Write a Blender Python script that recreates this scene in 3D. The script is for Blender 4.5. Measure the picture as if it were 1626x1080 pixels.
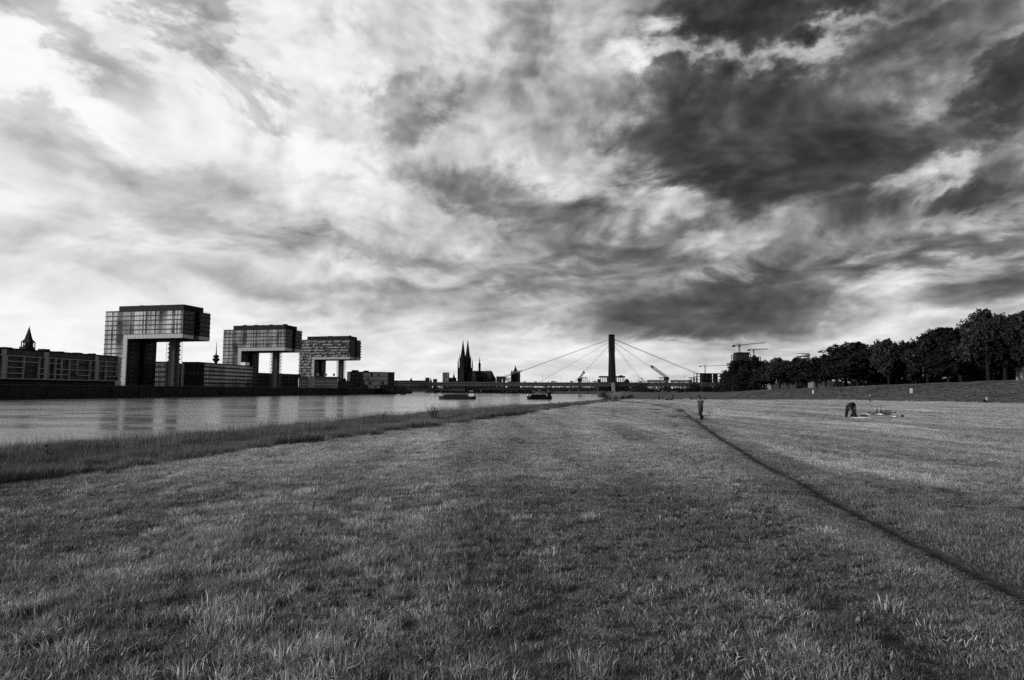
import bpy, math, random
import numpy as np
from mathutils import Vector, Matrix, Euler

R = math.radians
rng = np.random.default_rng(7)
random.seed(7)
scene = bpy.context.scene
for o in list(bpy.data.objects):
    bpy.data.objects.remove(o)
col = scene.collection

# ------------------------------------------------------------------ camera
F = 1000.0                      # focal length in photo pixels (photo is 1626 x 1080)
HOR = 621.0                     # horizon row in the photo
EYE = 2.1
TILT = math.atan((HOR - 540.0) / F)
ROLL = R(0.12)
cam_d = bpy.data.cameras.new('camera')
cam_d.sensor_width = 36.0
cam_d.lens = 36.0 * F / 1626.0
cam_d.clip_start = 0.1
cam_d.clip_end = 20000.0
cam = bpy.data.objects.new('camera', cam_d)
col.objects.link(cam)
cam.matrix_world = (Matrix.Translation((0, 0, EYE)) @ Matrix.Rotation(math.pi / 2 + TILT, 4, 'X')
                    @ Matrix.Rotation(ROLL, 4, 'Z'))
scene.camera = cam
CR = cam.matrix_world.to_3x3()

# ------------------------------------------------------------------ sun, exposure, render settings
SUN_AZ, SUN_EL = R(-100), R(15)
sd = Vector((math.sin(SUN_AZ) * math.cos(SUN_EL), math.cos(SUN_AZ) * math.cos(SUN_EL), math.sin(SUN_EL)))
sun_d = bpy.data.lights.new('sun', 'SUN')
sun_d.energy = 5.0
sun_d.angle = R(5)
sun_d.color = (1, 1, 1)
sun = bpy.data.objects.new('sun', sun_d)
col.objects.link(sun)
sun.rotation_euler = (-sd).to_track_quat('-Z', 'Y').to_euler()

scene.view_settings.view_transform = 'Standard'
scene.view_settings.look = 'None'
scene.view_settings.exposure = 0.0
scene.view_settings.gamma = 1.0
scene.view_settings.use_curve_mapping = False
cy = scene.cycles
cy.max_bounces = 5
cy.diffuse_bounces = 3
cy.glossy_bounces = 3
cy.transmission_bounces = 3
cy.transparent_max_bounces = 6
cy.sample_clamp_indirect = 4.0
cy.use_adaptive_sampling = True
cy.adaptive_threshold = 0.015
cy.adaptive_min_samples = 12
cy.use_denoising = False
cy.denoiser = 'OPENIMAGEDENOISE'

# ------------------------------------------------------------------ world: overcast evening sky
world = bpy.data.worlds.new('World')
scene.world = world
world.use_nodes = True
nt = world.node_tree
nt.nodes.clear()


def N(t, **kw):
    n = nt.nodes.new(t)
    for k, v in kw.items():
        setattr(n, k, v)
    return n


def setin(n, i, v):
    s = n.inputs[i]
    if hasattr(v, 'is_output') or isinstance(v, bpy.types.NodeSocket):
        nt.links.new(v, s)
    else:
        s.default_value = v


def M(op, a, b=0.0, c=0.0, clamp=False):
    n = N('ShaderNodeMath', operation=op, use_clamp=clamp)
    setin(n, 0, a)
    setin(n, 1, b)
    setin(n, 2, c)
    return n.outputs[0]


def VM(op, a, b=(0, 0, 0), sc=None):
    n = N('ShaderNodeVectorMath', operation=op)
    setin(n, 0, a)
    setin(n, 1, b)
    if sc is not None:
        setin(n, 3, sc)
    return n.outputs['Value'] if op in ('LENGTH', 'DOT_PRODUCT') else n.outputs[0]


def NOISE(vec, scale, detail=6.0, rough=0.55, dist=0.0):
    n = N('ShaderNodeTexNoise', noise_dimensions='2D')
    setin(n, 'Vector', vec)
    n.inputs['Scale'].default_value = scale
    n.inputs['Detail'].default_value = detail
    n.inputs['Roughness'].default_value = rough
    n.inputs['Distortion'].default_value = dist
    return n


def MR(v, a, b, c, d, smooth=False):
    n = N('ShaderNodeMapRange', clamp=True)
    if smooth:
        n.interpolation_type = 'SMOOTHSTEP'
    setin(n, 0, v)
    for i, q in enumerate((a, b, c, d)):
        n.inputs[i + 1].default_value = q
    return n.outputs[0]


def ray(px, py):
    u, v = (px - 813.0) / F, (540.0 - py) / F
    d = CR @ Vector((u, v, -1.0))
    return d


def azel(px, py):
    d = ray(px, py).normalized()
    return math.atan2(d.x, d.y), math.asin(d.z)


tc = N('ShaderNodeTexCoord')
dirv = VM('NORMALIZE', tc.outputs['Generated'])
sep = N('ShaderNodeSeparateXYZ')
setin(sep, 0, dirv)
dx, dy, dz = sep.outputs
zc = M('ADD', M('MAXIMUM', dz, 0.0), 0.26)
comb = N('ShaderNodeCombineXYZ')
setin(comb, 0, M('DIVIDE', dx, zc))
setin(comb, 1, M('DIVIDE', dy, zc))
P = comb.outputs[0]                                   # position on the cloud sheet
az = M('ARCTAN2', dx, dy)
el = M('ARCSINE', dz)
comb2 = N('ShaderNodeCombineXYZ')
setin(comb2, 0, az)
setin(comb2, 1, el)
A = comb2.outputs[0]

# wind direction of the streaks on the sheet (clouds stretch along it)
mp = N('ShaderNodeMapping', vector_type='TEXTURE')
setin(mp, 0, P)
mp.inputs['Rotation'].default_value = (0, 0, R(155))
mp.inputs['Scale'].default_value = (1.15, 0.9, 1.0)
PS = mp.outputs[0]
w1 = NOISE(PS, 1.3, 2.0, 0.5)
wv = VM('SUBTRACT', w1.outputs['Color'], (0.5, 0.5, 0.5))
PW = VM('ADD', PS, VM('SCALE', wv, sc=0.42))
f_big = NOISE(PW, 1.5, 4.0, 0.5).outputs[0]
# billowed detail: mostly isotropic as seen, slightly flattened
comb3 = N('ShaderNodeCombineXYZ')
setin(comb3, 0, az)
elp = M('MAXIMUM', el, 0.0)
setin(comb3, 1, M('MULTIPLY_ADD', elp, 1.6, M('MULTIPLY', M('DIVIDE', elp, M('ADD', elp, 0.10)), 0.25)))
Q = VM('ADD', comb3.outputs[0], VM('SCALE', wv, sc=0.16))


def BILLOW(vec, scale, detail):
    n = N('ShaderNodeTexVoronoi', voronoi_dimensions='2D', feature='SMOOTH_F1', normalize=True)
    setin(n, 'Vector', vec)
    n.inputs['Scale'].default_value = scale
    n.inputs['Detail'].default_value = detail
    n.inputs['Roughness'].default_value = 0.5
    n.inputs['Lacunarity'].default_value = 2.2
    n.inputs['Smoothness'].default_value = 0.6
    return n.outputs['Distance']


f_fbm = NOISE(Q, 7.0, 7.0, 0.58).outputs[0]
f_fbl = NOISE(VM('ADD', Q, (0.022, -0.022, 0.0)), 7.0, 3.0, 0.58).outputs[0]
f_bil = BILLOW(VM('ADD', Q, VM('SCALE', VM('SUBTRACT', NOISE(Q, 12.0, 3.0, 0.6).outputs['Color'], (0.5, 0.5, 0.5)), sc=0.10)), 9.0, 2.0)
f_str = NOISE(PW, 4.2, 5.0, 0.56).outputs[0]
f_fine = NOISE(Q, 26.0, 4.0, 0.6).outputs[0]

# the cloud masses: direction, size and slant of each (az/el), edges torn by the same noise
elw = MR(el, 0.0, 0.45, 0.22, 1.0)
wA = VM('SUBTRACT', NOISE(Q, 7.5, 6.0, 0.60).outputs['Color'], (0.5, 0.5, 0.5))
wA = VM('MULTIPLY', VM('SCALE', wA, sc=elw), (0.26, 0.20, 0.0))
AW = VM('ADD', A, wA)
BLOBS = [  # px, py, half-width px, half-height px, slant deg, weight
    # big dark mass upper right
    (1165, 205, 205, 90, -8, 0.62),
    (1085, 250, 120, 60, -15, 0.50),
    (1090, 160, 130, 50, 0, 0.34),
    (1290, 190, 150, 90, 15, 0.34),
    (1345, 315, 120, 42, 4, 0.50),
    (1280, 270, 150, 50, 12, 0.30),
    # dark mass at the top edge
    (1200, 8, 190, 60, 0, 0.70),
    (1320, -10, 150, 60, 0, 0.50),
    (1130, 40, 60, 40, -30, 0.35),
    # streaks at the right
    (1560, 175, 190, 34, 22, 0.42),
    (1510, 245, 150, 26, 24, 0.30),
    (1626, 90, 80, 50, 30, 0.70),
    (1500, 40, 160, 40, 22, 0.28),
    (1450, 130, 120, 34, 25, 0.22),
    (1520, 320, 70, 24, 0, 0.50),
    (1600, 300, 90, 40, 10, 0.30),
    (1580, 455, 170, 28, 3, 0.55),
    (1590, 380, 120, 22, 5, 0.32),
    # lower bands
    (800, 310, 170, 36, -12, 0.24),
    (870, 350, 190, 30, -14, 0.19),
    (950, 398, 140, 30, -6, 0.50),
    (850, 430, 260, 26, -4, 0.26),
    (1170, 490, 190, 42, -2, 0.72),
    (1100, 510, 240, 24, 0, 0.30),
    (1000, 465, 220, 28, -4, 0.26),
    (1310, 430, 190, 28, 5, 0.36),
    (1030, 350, 170, 24, -10, 0.22),
    (700, 490, 300, 26, -2, 0.20),
    # soft greys on the left
    (640, 165, 60, 40, 35, 0.30),
    (395, 135, 110, 26, -35, 0.28),
    (320, 110, 90, 26, -30, 0.16),
    (90, 45, 190, 50, -28, 0.30),
    (310, 2, 70, 32, -20, 0.36),
    (285, 45, 40, 34, 40, 0.25),
    (120, 225, 230, 30, -6, 0.17),
    (300, 315, 260, 34, -8, 0.2),
    (430, 380, 240, 26, -3, 0.22),
    (830, 60, 60, 60, 50, 0.20),
    (760, 170, 150, 50, -20, 0.14),
    (150, 400, 220, 22, -2, 0.10),
    (480, 460, 260, 18, -2, 0.14),
    # light gaps
    (540, 265, 110, 45, -15, -0.24),
    (1475, 275, 90, 32, 30, -0.55),
    (1205, 262, 46, 20, 5, -0.40),
    (1130, 388, 60, 20, -4, -0.14),
    (1400, 480, 190, 45, 6, -0.34),
    (1080, 330, 150, 26, 8, -0.34),
    (1240, 345, 120, 22, 10, -0.22),
    (1090, 85, 130, 34, -14, -0.26),
    (1300, 80, 110, 22, 12, -0.22),
    (70, 140, 160, 36, -22, -0.20),
    (500, 60, 120, 50, -30, -0.14),
    (870, 240, 120, 70, -10, -0.18),
]
acc = None
for (px, py, hw, hh, sl, wt) in BLOBS:
    a0, e0 = azel(px, py)
    a1, _ = azel(px + hw * 0.5, py)
    a2, _ = azel(px - hw * 0.5, py)
    _, e1 = azel(px, py - hh * 0.5)
    _, e2 = azel(px, py + hh * 0.5)
    m = N('ShaderNodeMapping', vector_type='TEXTURE')
    setin(m, 0, AW)
    m.inputs['Location'].default_value = (a0, e0, 0)
    m.inputs['Rotation'].default_value = (0, 0, R(sl))
    m.inputs['Scale'].default_value = (abs(a1 - a2) * 1.5, abs(e1 - e2) * 1.5, 1)
    g = N('ShaderNodeTexGradient', gradient_type='SPHERICAL')
    setin(g, 0, m.outputs[0])
    s = MR(g.outputs['Fac'], 0.0, 0.72, 0.0, 1.0, True)
    acc = M('MULTIPLY', s, wt) if acc is None else M('MULTIPLY_ADD', s, wt, acc)

# broad trend: lighter towards the low sun on the left, greyer to the right and overhead
trend = MR(az, -0.70, 0.45, 0.07, 0.30, True)
lowl = MR(el, 0.01, 0.17, -0.16, 0.0, True)
trend = M('ADD', trend, M('MULTIPLY', MR(az, 0.02, 0.40, 0.0, 0.13, True), MR(el, 0.08, 0.28, 0.0, 1.0, True)))
dens = M('ADD', M('ADD', trend, lowl), M('MULTIPLY', M('TANH', M('MULTIPLY', acc, 1.25)), 0.70))
amp = MR(el, 0.02, 0.2, 0.45, 1.0)
tex = M('MULTIPLY', M('SUBTRACT', f_big, 0.5), 0.50)
tex = M('MULTIPLY_ADD', M('MULTIPLY', M('SUBTRACT', f_str, 0.5), MR(el, 0.05, 0.4, 1.7, 0.8)), 0.46, tex)
tex = M('MULTIPLY_ADD', M('SUBTRACT', f_fbm, 0.5), 0.66, tex)
tex = M('MULTIPLY_ADD', M('SUBTRACT', 0.42, f_bil), 0.46, tex)
tex = M('MULTIPLY_ADD', M('SUBTRACT', f_fine, 0.5), 0.26, tex)
tex = M('MULTIPLY_ADD', M('SUBTRACT', f_fbl, f_fbm), 1.1, tex)
dens = M('MULTIPLY_ADD', tex, M('MULTIPLY', amp, MR(az, -0.5, 0.3, 0.46, 1.0)), dens)
ramp = N('ShaderNodeValToRGB')
setin(ramp, 0, M('MULTIPLY_ADD', dens, 0.6, 0.2))
cr = ramp.color_ramp
cr.interpolation = 'B_SPLINE'
stops = [(0.0, 1.06), (0.16, 1.0), (0.27, 0.78), (0.40, 0.48), (0.53, 0.24), (0.68, 0.095), (0.85, 0.035), (1.0, 0.016)]
while len(cr.elements) < len(stops):
    cr.elements.new(0.5)
for e, (p, v) in zip(cr.elements, stops):
    e.position = p
    e.color = (v, v, v, 1)
world.cycles.sampling_method = 'MANUAL'
world.cycles.sample_map_resolution = 512
SKY_STRENGTH = 0.1
sky = N('ShaderNodeTexSky', sky_type='NISHITA')
sky.sun_disc = False
sky.sun_elevation = SUN_EL
sky.sun_rotation = SUN_AZ
bw = N('ShaderNodeRGBToBW')
setin(bw, 0, sky.outputs[0])
cloud = M('MULTIPLY', ramp.outputs[0], 1.0 / SKY_STRENGTH)
final = M('ADD', M('MULTIPLY', M('MINIMUM', bw.outputs[0], 8.0), 0.04), M('MULTIPLY', cloud, 0.96))
bg = N('ShaderNodeBackground')
setin(bg, 0, final)
bg.inputs[1].default_value = SKY_STRENGTH
outw = N('ShaderNodeOutputWorld')
nt.links.new(bg.outputs[0], outw.inputs[0])


# ------------------------------------------------------------------ helpers: materials
MATS = {}


def mat(name, v, rough=0.8, var=0.0, scale=1.0, bump=0.0, spec=0.12, metal=0.0, coord='Object', island=0.0, bscale=None):
    """grey procedural material: base value v, soft noise variation, optional relief and per-piece variation"""
    if name in MATS:
        return MATS[name]
    m = bpy.data.materials.new(name)
    m.use_nodes = True
    t = m.node_tree
    b = t.nodes['Principled BSDF']
    b.inputs['Base Color'].default_value = (v, v, v, 1)
    b.inputs['Roughness'].default_value = rough
    b.inputs['Specular IOR Level'].default_value = spec
    b.inputs['Metallic'].default_value = metal
    tcn = t.nodes.new('ShaderNodeTexCoord')
    if var or island:
        nz = t.nodes.new('ShaderNodeTexNoise')
        nz.inputs['Scale'].default_value = scale
        nz.inputs['Detail'].default_value = 5
        t.links.new(tcn.outputs[coord], nz.inputs['Vector'])
        mr = t.nodes.new('ShaderNodeMapRange')
        mr.inputs[1].default_value = 0.3
        mr.inputs[2].default_value = 0.7
        mr.inputs[3].default_value = v * (1 - var)
        mr.inputs[4].default_value = v * (1 + var)
        t.links.new(nz.outputs[0], mr.inputs[0])
        out = mr.outputs[0]
        if island:
            g = t.nodes.new('ShaderNodeNewGeometry')
            m2 = t.nodes.new('ShaderNodeMapRange')
            m2.inputs[3].default_value = 1 - island
            m2.inputs[4].default_value = 1 + island
            t.links.new(g.outputs['Random Per Island'], m2.inputs[0])
            mu = t.nodes.new('ShaderNodeMath')
            mu.operation = 'MULTIPLY'
            t.links.new(out, mu.inputs[0])
            t.links.new(m2.outputs[0], mu.inputs[1])
            out = mu.outputs[0]
        t.links.new(out, b.inputs['Base Color'])
    if bump:
        nb = t.nodes.new('ShaderNodeTexNoise')
        nb.inputs['Scale'].default_value = bscale or scale * 4
        nb.inputs['Detail'].default_value = 4
        t.links.new(tcn.outputs[coord], nb.inputs['Vector'])
        bp = t.nodes.new('ShaderNodeBump')
        bp.inputs['Strength'].default_value = bump
        t.links.new(nb.outputs[0], bp.inputs['Height'])
        t.links.new(bp.outputs[0], b.inputs['Normal'])
    MATS[name] = m
    return m


def pane_mat(name, dark, light, lo=0.45, hi=0.75, rough=0.12, cl=0.06, spec=0.4):
    """window panes: dark glass, some paler for blinds and painted-in reflections (chosen per pane and in clusters)"""
    m = bpy.data.materials.new(name)
    m.use_nodes = True
    t = m.node_tree
    b = t.nodes['Principled BSDF']
    b.inputs['Roughness'].default_value = rough
    b.inputs['Specular IOR Level'].default_value = spec
    g = t.nodes.new('ShaderNodeNewGeometry')
    tcn = t.nodes.new('ShaderNodeTexCoord')
    nz = t.nodes.new('ShaderNodeTexNoise')
    nz.inputs['Scale'].default_value = cl
    nz.inputs['Detail'].default_value = 2
    t.links.new(tcn.outputs['Object'], nz.inputs['Vector'])
    ad = t.nodes.new('ShaderNodeMath')
    ad.operation = 'MULTIPLY_ADD'
    t.links.new(g.outputs['Random Per Island'], ad.inputs[0])
    ad.inputs[1].default_value = 0.42
    t.links.new(nz.outputs[0], ad.inputs[2])
    mr = t.nodes.new('ShaderNodeMapRange')
    mr.inputs[1].default_value = lo
    mr.inputs[2].default_value = hi + 0.25
    mr.inputs[3].default_value = dark
    mr.inputs[4].default_value = light
    t.links.new(ad.outputs[0], mr.inputs[0])
    t.links.new(mr.outputs[0], b.inputs['Base Color'])
    MATS[name] = m
    return m


def leaf_mat(name, v, trans=0.25, island=0.35, obj_var=0.2, patch=0.0, spec=0.2, rough=0.55):
    m = bpy.data.materials.new(name)
    m.use_nodes = True
    t = m.node_tree
    t.nodes.clear()
    o = t.nodes.new('ShaderNodeOutputMaterial')
    d = t.nodes.new('ShaderNodeBsdfPrincipled')
    d.inputs['Roughness'].default_value = rough
    d.inputs['Specular IOR Level'].default_value = spec
    tr = t.nodes.new('ShaderNodeBsdfTranslucent')
    mx = t.nodes.new('ShaderNodeMixShader')
    mx.inputs[0].default_value = trans
    g = t.nodes.new('ShaderNodeNewGeometry')
    oi = t.nodes.new('ShaderNodeObjectInfo')
    m1 = t.nodes.new('ShaderNodeMapRange')
    m1.inputs[3].default_value = v * (1 - island)
    m1.inputs[4].default_value = v * (1 + island)
    t.links.new(g.outputs['Random Per Island'], m1.inputs[0])
    m2 = t.nodes.new('ShaderNodeMapRange')
    m2.inputs[3].default_value = 1 - obj_var
    m2.inputs[4].default_value = 1 + obj_var
    t.links.new(oi.outputs['Random'], m2.inputs[0])
    mu = t.nodes.new('ShaderNodeMath')
    mu.operation = 'MULTIPLY'
    t.links.new(m1.outputs[0], mu.inputs[0])
    t.links.new(m2.outputs[0], mu.inputs[1])
    if patch:
        # lighter and darker stands of grass across the meadow
        tot = None
        for sc_, am in ((0.12, .5), (0.55, .6), (2.2, .45)):
            nz = t.nodes.new('ShaderNodeTexNoise')
            nz.inputs['Scale'].default_value = sc_
            nz.inputs['Detail'].default_value = 3
            mpn = t.nodes.new('ShaderNodeMapping')
            mpn.inputs['Rotation'].default_value = (0, 0, R(14))
            mpn.inputs['Scale'].default_value = (1.0, 0.16 if sc_ < .6 else 1.0, 1.0)
            t.links.new(g.outputs['Position'], mpn.inputs[0])
            t.links.new(mpn.outputs[0], nz.inputs['Vector'])
            mz = t.nodes.new('ShaderNodeMapRange')
            mz.inputs[1].default_value = .3
            mz.inputs[2].default_value = .7
            mz.inputs[3].default_value = 1 - am * patch
            mz.inputs[4].default_value = 1 + am * patch
            t.links.new(nz.outputs[0], mz.inputs[0])
            m3 = t.nodes.new('ShaderNodeMath')
            m3.operation = 'MULTIPLY'
            t.links.new(mu.outputs[0], m3.inputs[0])
            t.links.new(mz.outputs[0], m3.inputs[1])
            mu = m3
    t.links.new(mu.outputs[0], d.inputs['Base Color'])
    t.links.new(mu.outputs[0], tr.inputs[0])
    t.links.new(d.outputs[0], mx.inputs[1])
    t.links.new(tr.outputs[0], mx.inputs[2])
    t.links.new(mx.outputs[0], o.inputs[0])
    MATS[name] = m
    return m


# ------------------------------------------------------------------ helpers: geometry
class MB:
    def __init__(self):
        self.v, self.f = [], []

    def add(self, vs, fs):
        o = len(self.v)
        self.v += [tuple(p) for p in vs]
        self.f += [tuple(i + o for i in q) for q in fs]
        return self

    def box(self, x0, x1, y0, y1, z0, z1):
        vs = [(x0, y0, z0), (x1, y0, z0), (x1, y1, z0), (x0, y1, z0), (x0, y0, z1), (x1, y0, z1), (x1, y1, z1), (x0, y1, z1)]
        return self.add(vs, [(3, 2, 1, 0), (4, 5, 6, 7), (0, 1, 5, 4), (1, 2, 6, 5), (2, 3, 7, 6), (3, 0, 4, 7)])

    def ring(self, c, r, n, z, ph=0.0, sx=1.0, sy=1.0):
        return [(c[0] + math.cos(ph + 2 * math.pi * i / n) * r * sx, c[1] + math.sin(ph + 2 * math.pi * i / n) * r * sy, z) for i in range(n)]

    def lathe(self, c, prof, n=8, ph=0.0):
        """prof = [(r, z), ...] bottom to top"""
        vs = []
        for r, z in prof:
            vs += self.ring(c, max(r, 1e-4), n, z, ph)
        fs = []
        for k in range(len(prof) - 1):
            for i in range(n):
                j = (i + 1) % n
                fs.append((k * n + i, k * n + j, (k + 1) * n + j, (k + 1) * n + i))
        fs.append(tuple(range(n - 1, -1, -1)))
        fs.append(tuple((len(prof) - 1) * n + i for i in range(n)))
        return self.add(vs, fs)

    def bar(self, a, b, w, h=None, n=4, w2=None):
        """straight bar/tube from a to b"""
        a, b = Vector(a), Vector(b)
        d = (b - a)
        if d.length < 1e-6:
            return self
        d.normalize()
        up = Vector((0, 0, 1)) if abs(d.z) < 0.95 else Vector((1, 0, 0))
        s = d.cross(up).normalized()
        t = s.cross(d).normalized()
        h = h or w
        w2 = w if w2 is None else w2
        vs = []
        k = math.pi / 4 if n == 4 else 0
        q = 0.7071 if n == 4 else 0.5
        for p, ww in ((a, 1.0), (b, w2 / w)):
            for i in range(n):
                an = k + 2 * math.pi * i / n
                vs.append(p + s * math.cos(an) * w * q * ww + t * math.sin(an) * h * q * ww)
        fs = [(i, (i + 1) % n, n + (i + 1) % n, n + i) for i in range(n)]
        fs += [tuple(range(n - 1, -1, -1)), tuple(range(n, 2 * n))]
        return self.add(vs, fs)

    def prism(self, pts, z0, z1):
        n = len(pts)
        vs = [(p[0], p[1], z0) for p in pts] + [(p[0], p[1], z1) for p in pts]
        fs = [(i, (i + 1) % n, n + (i + 1) % n, n + i) for i in range(n)]
        fs += [tuple(range(n - 1, -1, -1)), tuple(range(n, 2 * n))]
        return self.add(vs, fs)

    def gable(self, x0, x1, y0, y1, z0, zr, axis='x', hip=0.0):
        if axis == 'x':
            ym = (y0 + y1) / 2
            vs = [(x0, y0, z0), (x1, y0, z0), (x1, y1, z0), (x0, y1, z0), (x0 + hip, ym, zr), (x1 - hip, ym, zr)]
            fs = [(0, 1, 5, 4), (2, 3, 4, 5), (1, 2, 5), (3, 0, 4), (3, 2, 1, 0)]
        else:
            xm = (x0 + x1) / 2
            vs = [(x0, y0, z0), (x1, y0, z0), (x1, y1, z0), (x0, y1, z0), (xm, y0 + hip, zr), (xm, y1 - hip, zr)]
            fs = [(0, 1, 4), (1, 2, 5, 4), (2, 3, 5), (3, 0, 4, 5), (3, 2, 1, 0)]
        return self.add(vs, fs)

    def torus(self, c, R0, r, n=28, k=6, axis='z'):
        vs, fs = [], []
        for i in range(n):
            a = 2 * math.pi * i / n
            for j in range(k):
                b = 2 * math.pi * j / k
                x, y, z = (R0 + r * math.cos(b)) * math.cos(a), (R0 + r * math.cos(b)) * math.sin(a), r * math.sin(b)
                vs.append((c[0] + x, c[1] + y, c[2] + z))
                fs.append((i * k + j, ((i + 1) % n) * k + j, ((i + 1) % n) * k + (j + 1) % k, i * k + (j + 1) % k))
        return self.add(vs, fs)

    def build(self, name, m, parent=None, smooth=False):
        me = bpy.data.meshes.new(name)
        me.from_pydata(self.v, [], self.f)
        me.update()
        return obj_from(name, me, m, parent, smooth)


def obj_from(name, me, m, parent=None, smooth=False):
    if m is not None and not me.materials:
        me.materials.append(MATS[m] if isinstance(m, str) else m)
    if smooth:
        for p in me.polygons:
            p.use_smooth = True
    o = bpy.data.objects.new(name, me)
    col.objects.link(o)
    o.parent = parent
    return o


def tag(o, label=None, cat=None, group=None, kind=None):
    if label:
        o['label'] = label
    if cat:
        o['category'] = cat
    if group:
        o['group'] = group
    if kind:
        o['kind'] = kind
    return o


def thing(name, label, cat, loc=(0, 0, 0), rz=0.0, group=None):
    o = bpy.data.objects.new(name, None)
    o.empty_display_size = 0.5
    col.objects.link(o)
    o.location = loc
    o.rotation_euler = (0, 0, rz)
    return tag(o, label, cat, group)


def stuff(o):
    o['kind'] = 'stuff'
    return o


def copy_tree(o, parent=None):
    c = o.copy()
    col.objects.link(c)
    c.parent = parent
    for ch in [q for q in o.children]:
        copy_tree(ch, c)
    return c


def at(px, py, d):
    """world point seen at photo pixel (px, py) whose world y (distance north) is d"""
    r = ray(px, py)
    return Vector((0, 0, EYE)) + r * (d / r.y)


def X(px, d):
    return at(px, HOR, d).x


def Z(px, py, d):
    return at(px, py, d).z


# ------------------------------------------------------------------ terrain
WATER = -2.8
def I(y, pts):
    return np.interp(y, [p[0] for p in pts], [p[1] for p in pts])
CREST = [(-60, -46), (-20, -29), (0, -24.5), (21.3, -17.6), (32.4, -13.7), (60, -7.2), (85, 0.0), (125, 10.9), (250, 42), (400, 74), (700, 112), (900, 137), (1000, 140), (1200, 70), (1400, -60), (1700, -260), (6500, -3000)]
EDGE = [(-60, -38), (-10, -19.5), (0, -16), (14.2, -11.5), (22, -9.0), (40, -4.3), (61, 1.6), (90, 7.5), (140, 20), (250, 48), (400, 80), (900, 140)]
QUAY = [(-100, -297), (319, -250), (475, -232), (623, -213), (792, -193), (950, -178), (1150, -180), (1400, -280), (1700, -480), (6500, -4000)]
TOE = [(-60, 104), (150, 107), (300, 108), (450, 112), (700, 190), (6500, 3000)]
RUT = [(0.5, 4.4), (6.3, 5.15), (9.8, 5.85), (13, 6.3), (19.3, 7.55), (28, 9.4), (43, 12.6), (60, 16.6), (78, 20.2), (100, 23.6), (130, 26), (180, 27)]
RUT2 = [(0.5, 2.2), (6, 3.4), (10, 4.2), (19, 6.0), (30, 8.1), (43, 10.9), (60, 14.9), (90, 20)]

_ph = rng.uniform(0, 6.28, (14, 2))
_fr = rng.uniform(0.25, 2.2, (14, 1)) * np.array([[math.cos(a), math.sin(a)] for a in rng.uniform(0, 6.28, 14)])


def lumps(x, y):
    s = 0
    for (fx, fy), (p, _) in zip(_fr, _ph):
        s = s + np.sin(fx * x + fy * y + p) / (1 + 1.2 * math.hypot(fx, fy))
    return s / 4.0


def sstep(t):
    t = np.clip(t, 0, 1)
    return t * t * (3 - 2 * t)


def height(x, y):
    x, y = np.asarray(x, float), np.asarray(y, float)
    zm = -0.0048 * np.clip(y - 70, 0, 260) + 0.085 * lumps(x, y) * (y < 400)
    emb_h = np.clip(5.0 - 0.0135 * (y - 150), 1.6, 5.6)
    te = sstep((x - I(y, TOE)) / 17.0)
    z = zm * (1 - te) + emb_h * te
    z = np.where(y > 430, z + (2.2 - z) * sstep((y - 430) / 120), z)
    # two ruts of the footpath
    near = y < 190
    dr = np.abs(x - I(y, RUT))
    z = z - 0.15 * np.exp(-(dr / 0.24) ** 2) * near
    dr2 = np.abs(x - I(y, RUT2))
    z = z - 0.05 * np.exp(-(dr2 / 0.3) ** 2) * near
    # shallow step down to the rough strip, then the bank
    st = sstep((I(y, EDGE) - x) / 0.7)
    z = z - 0.22 * st * (y < 300)
    bk = sstep((I(y, CREST) - x) / 9.0)
    z = z + (-4.6 - z) * bk
    # far side
    q = sstep((I(y, QUAY) - 5 - x) / 3.0)
    z = z + (4.6 - z) * q
    return z


def ground_pt(px, py):
    r = ray(px, py)
    o = Vector((0, 0, EYE))
    lo, t = 0.5, 0.5
    while t < 3000:
        p = o + r * t
        if p.z < float(height(p.x, p.y)):
            break
        lo = t
        t *= 1.01
    hi = t
    for _ in range(30):
        m = (lo + hi) / 2
        p = o + r * m
        if p.z < float(height(p.x, p.y)):
            hi = m
        else:
            lo = m
    p = o + r * hi
    return Vector((p.x, p.y, float(height(p.x, p.y))))


mat('soil', 0.045, 0.95, 0.3, 0.6, 0.5)


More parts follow.
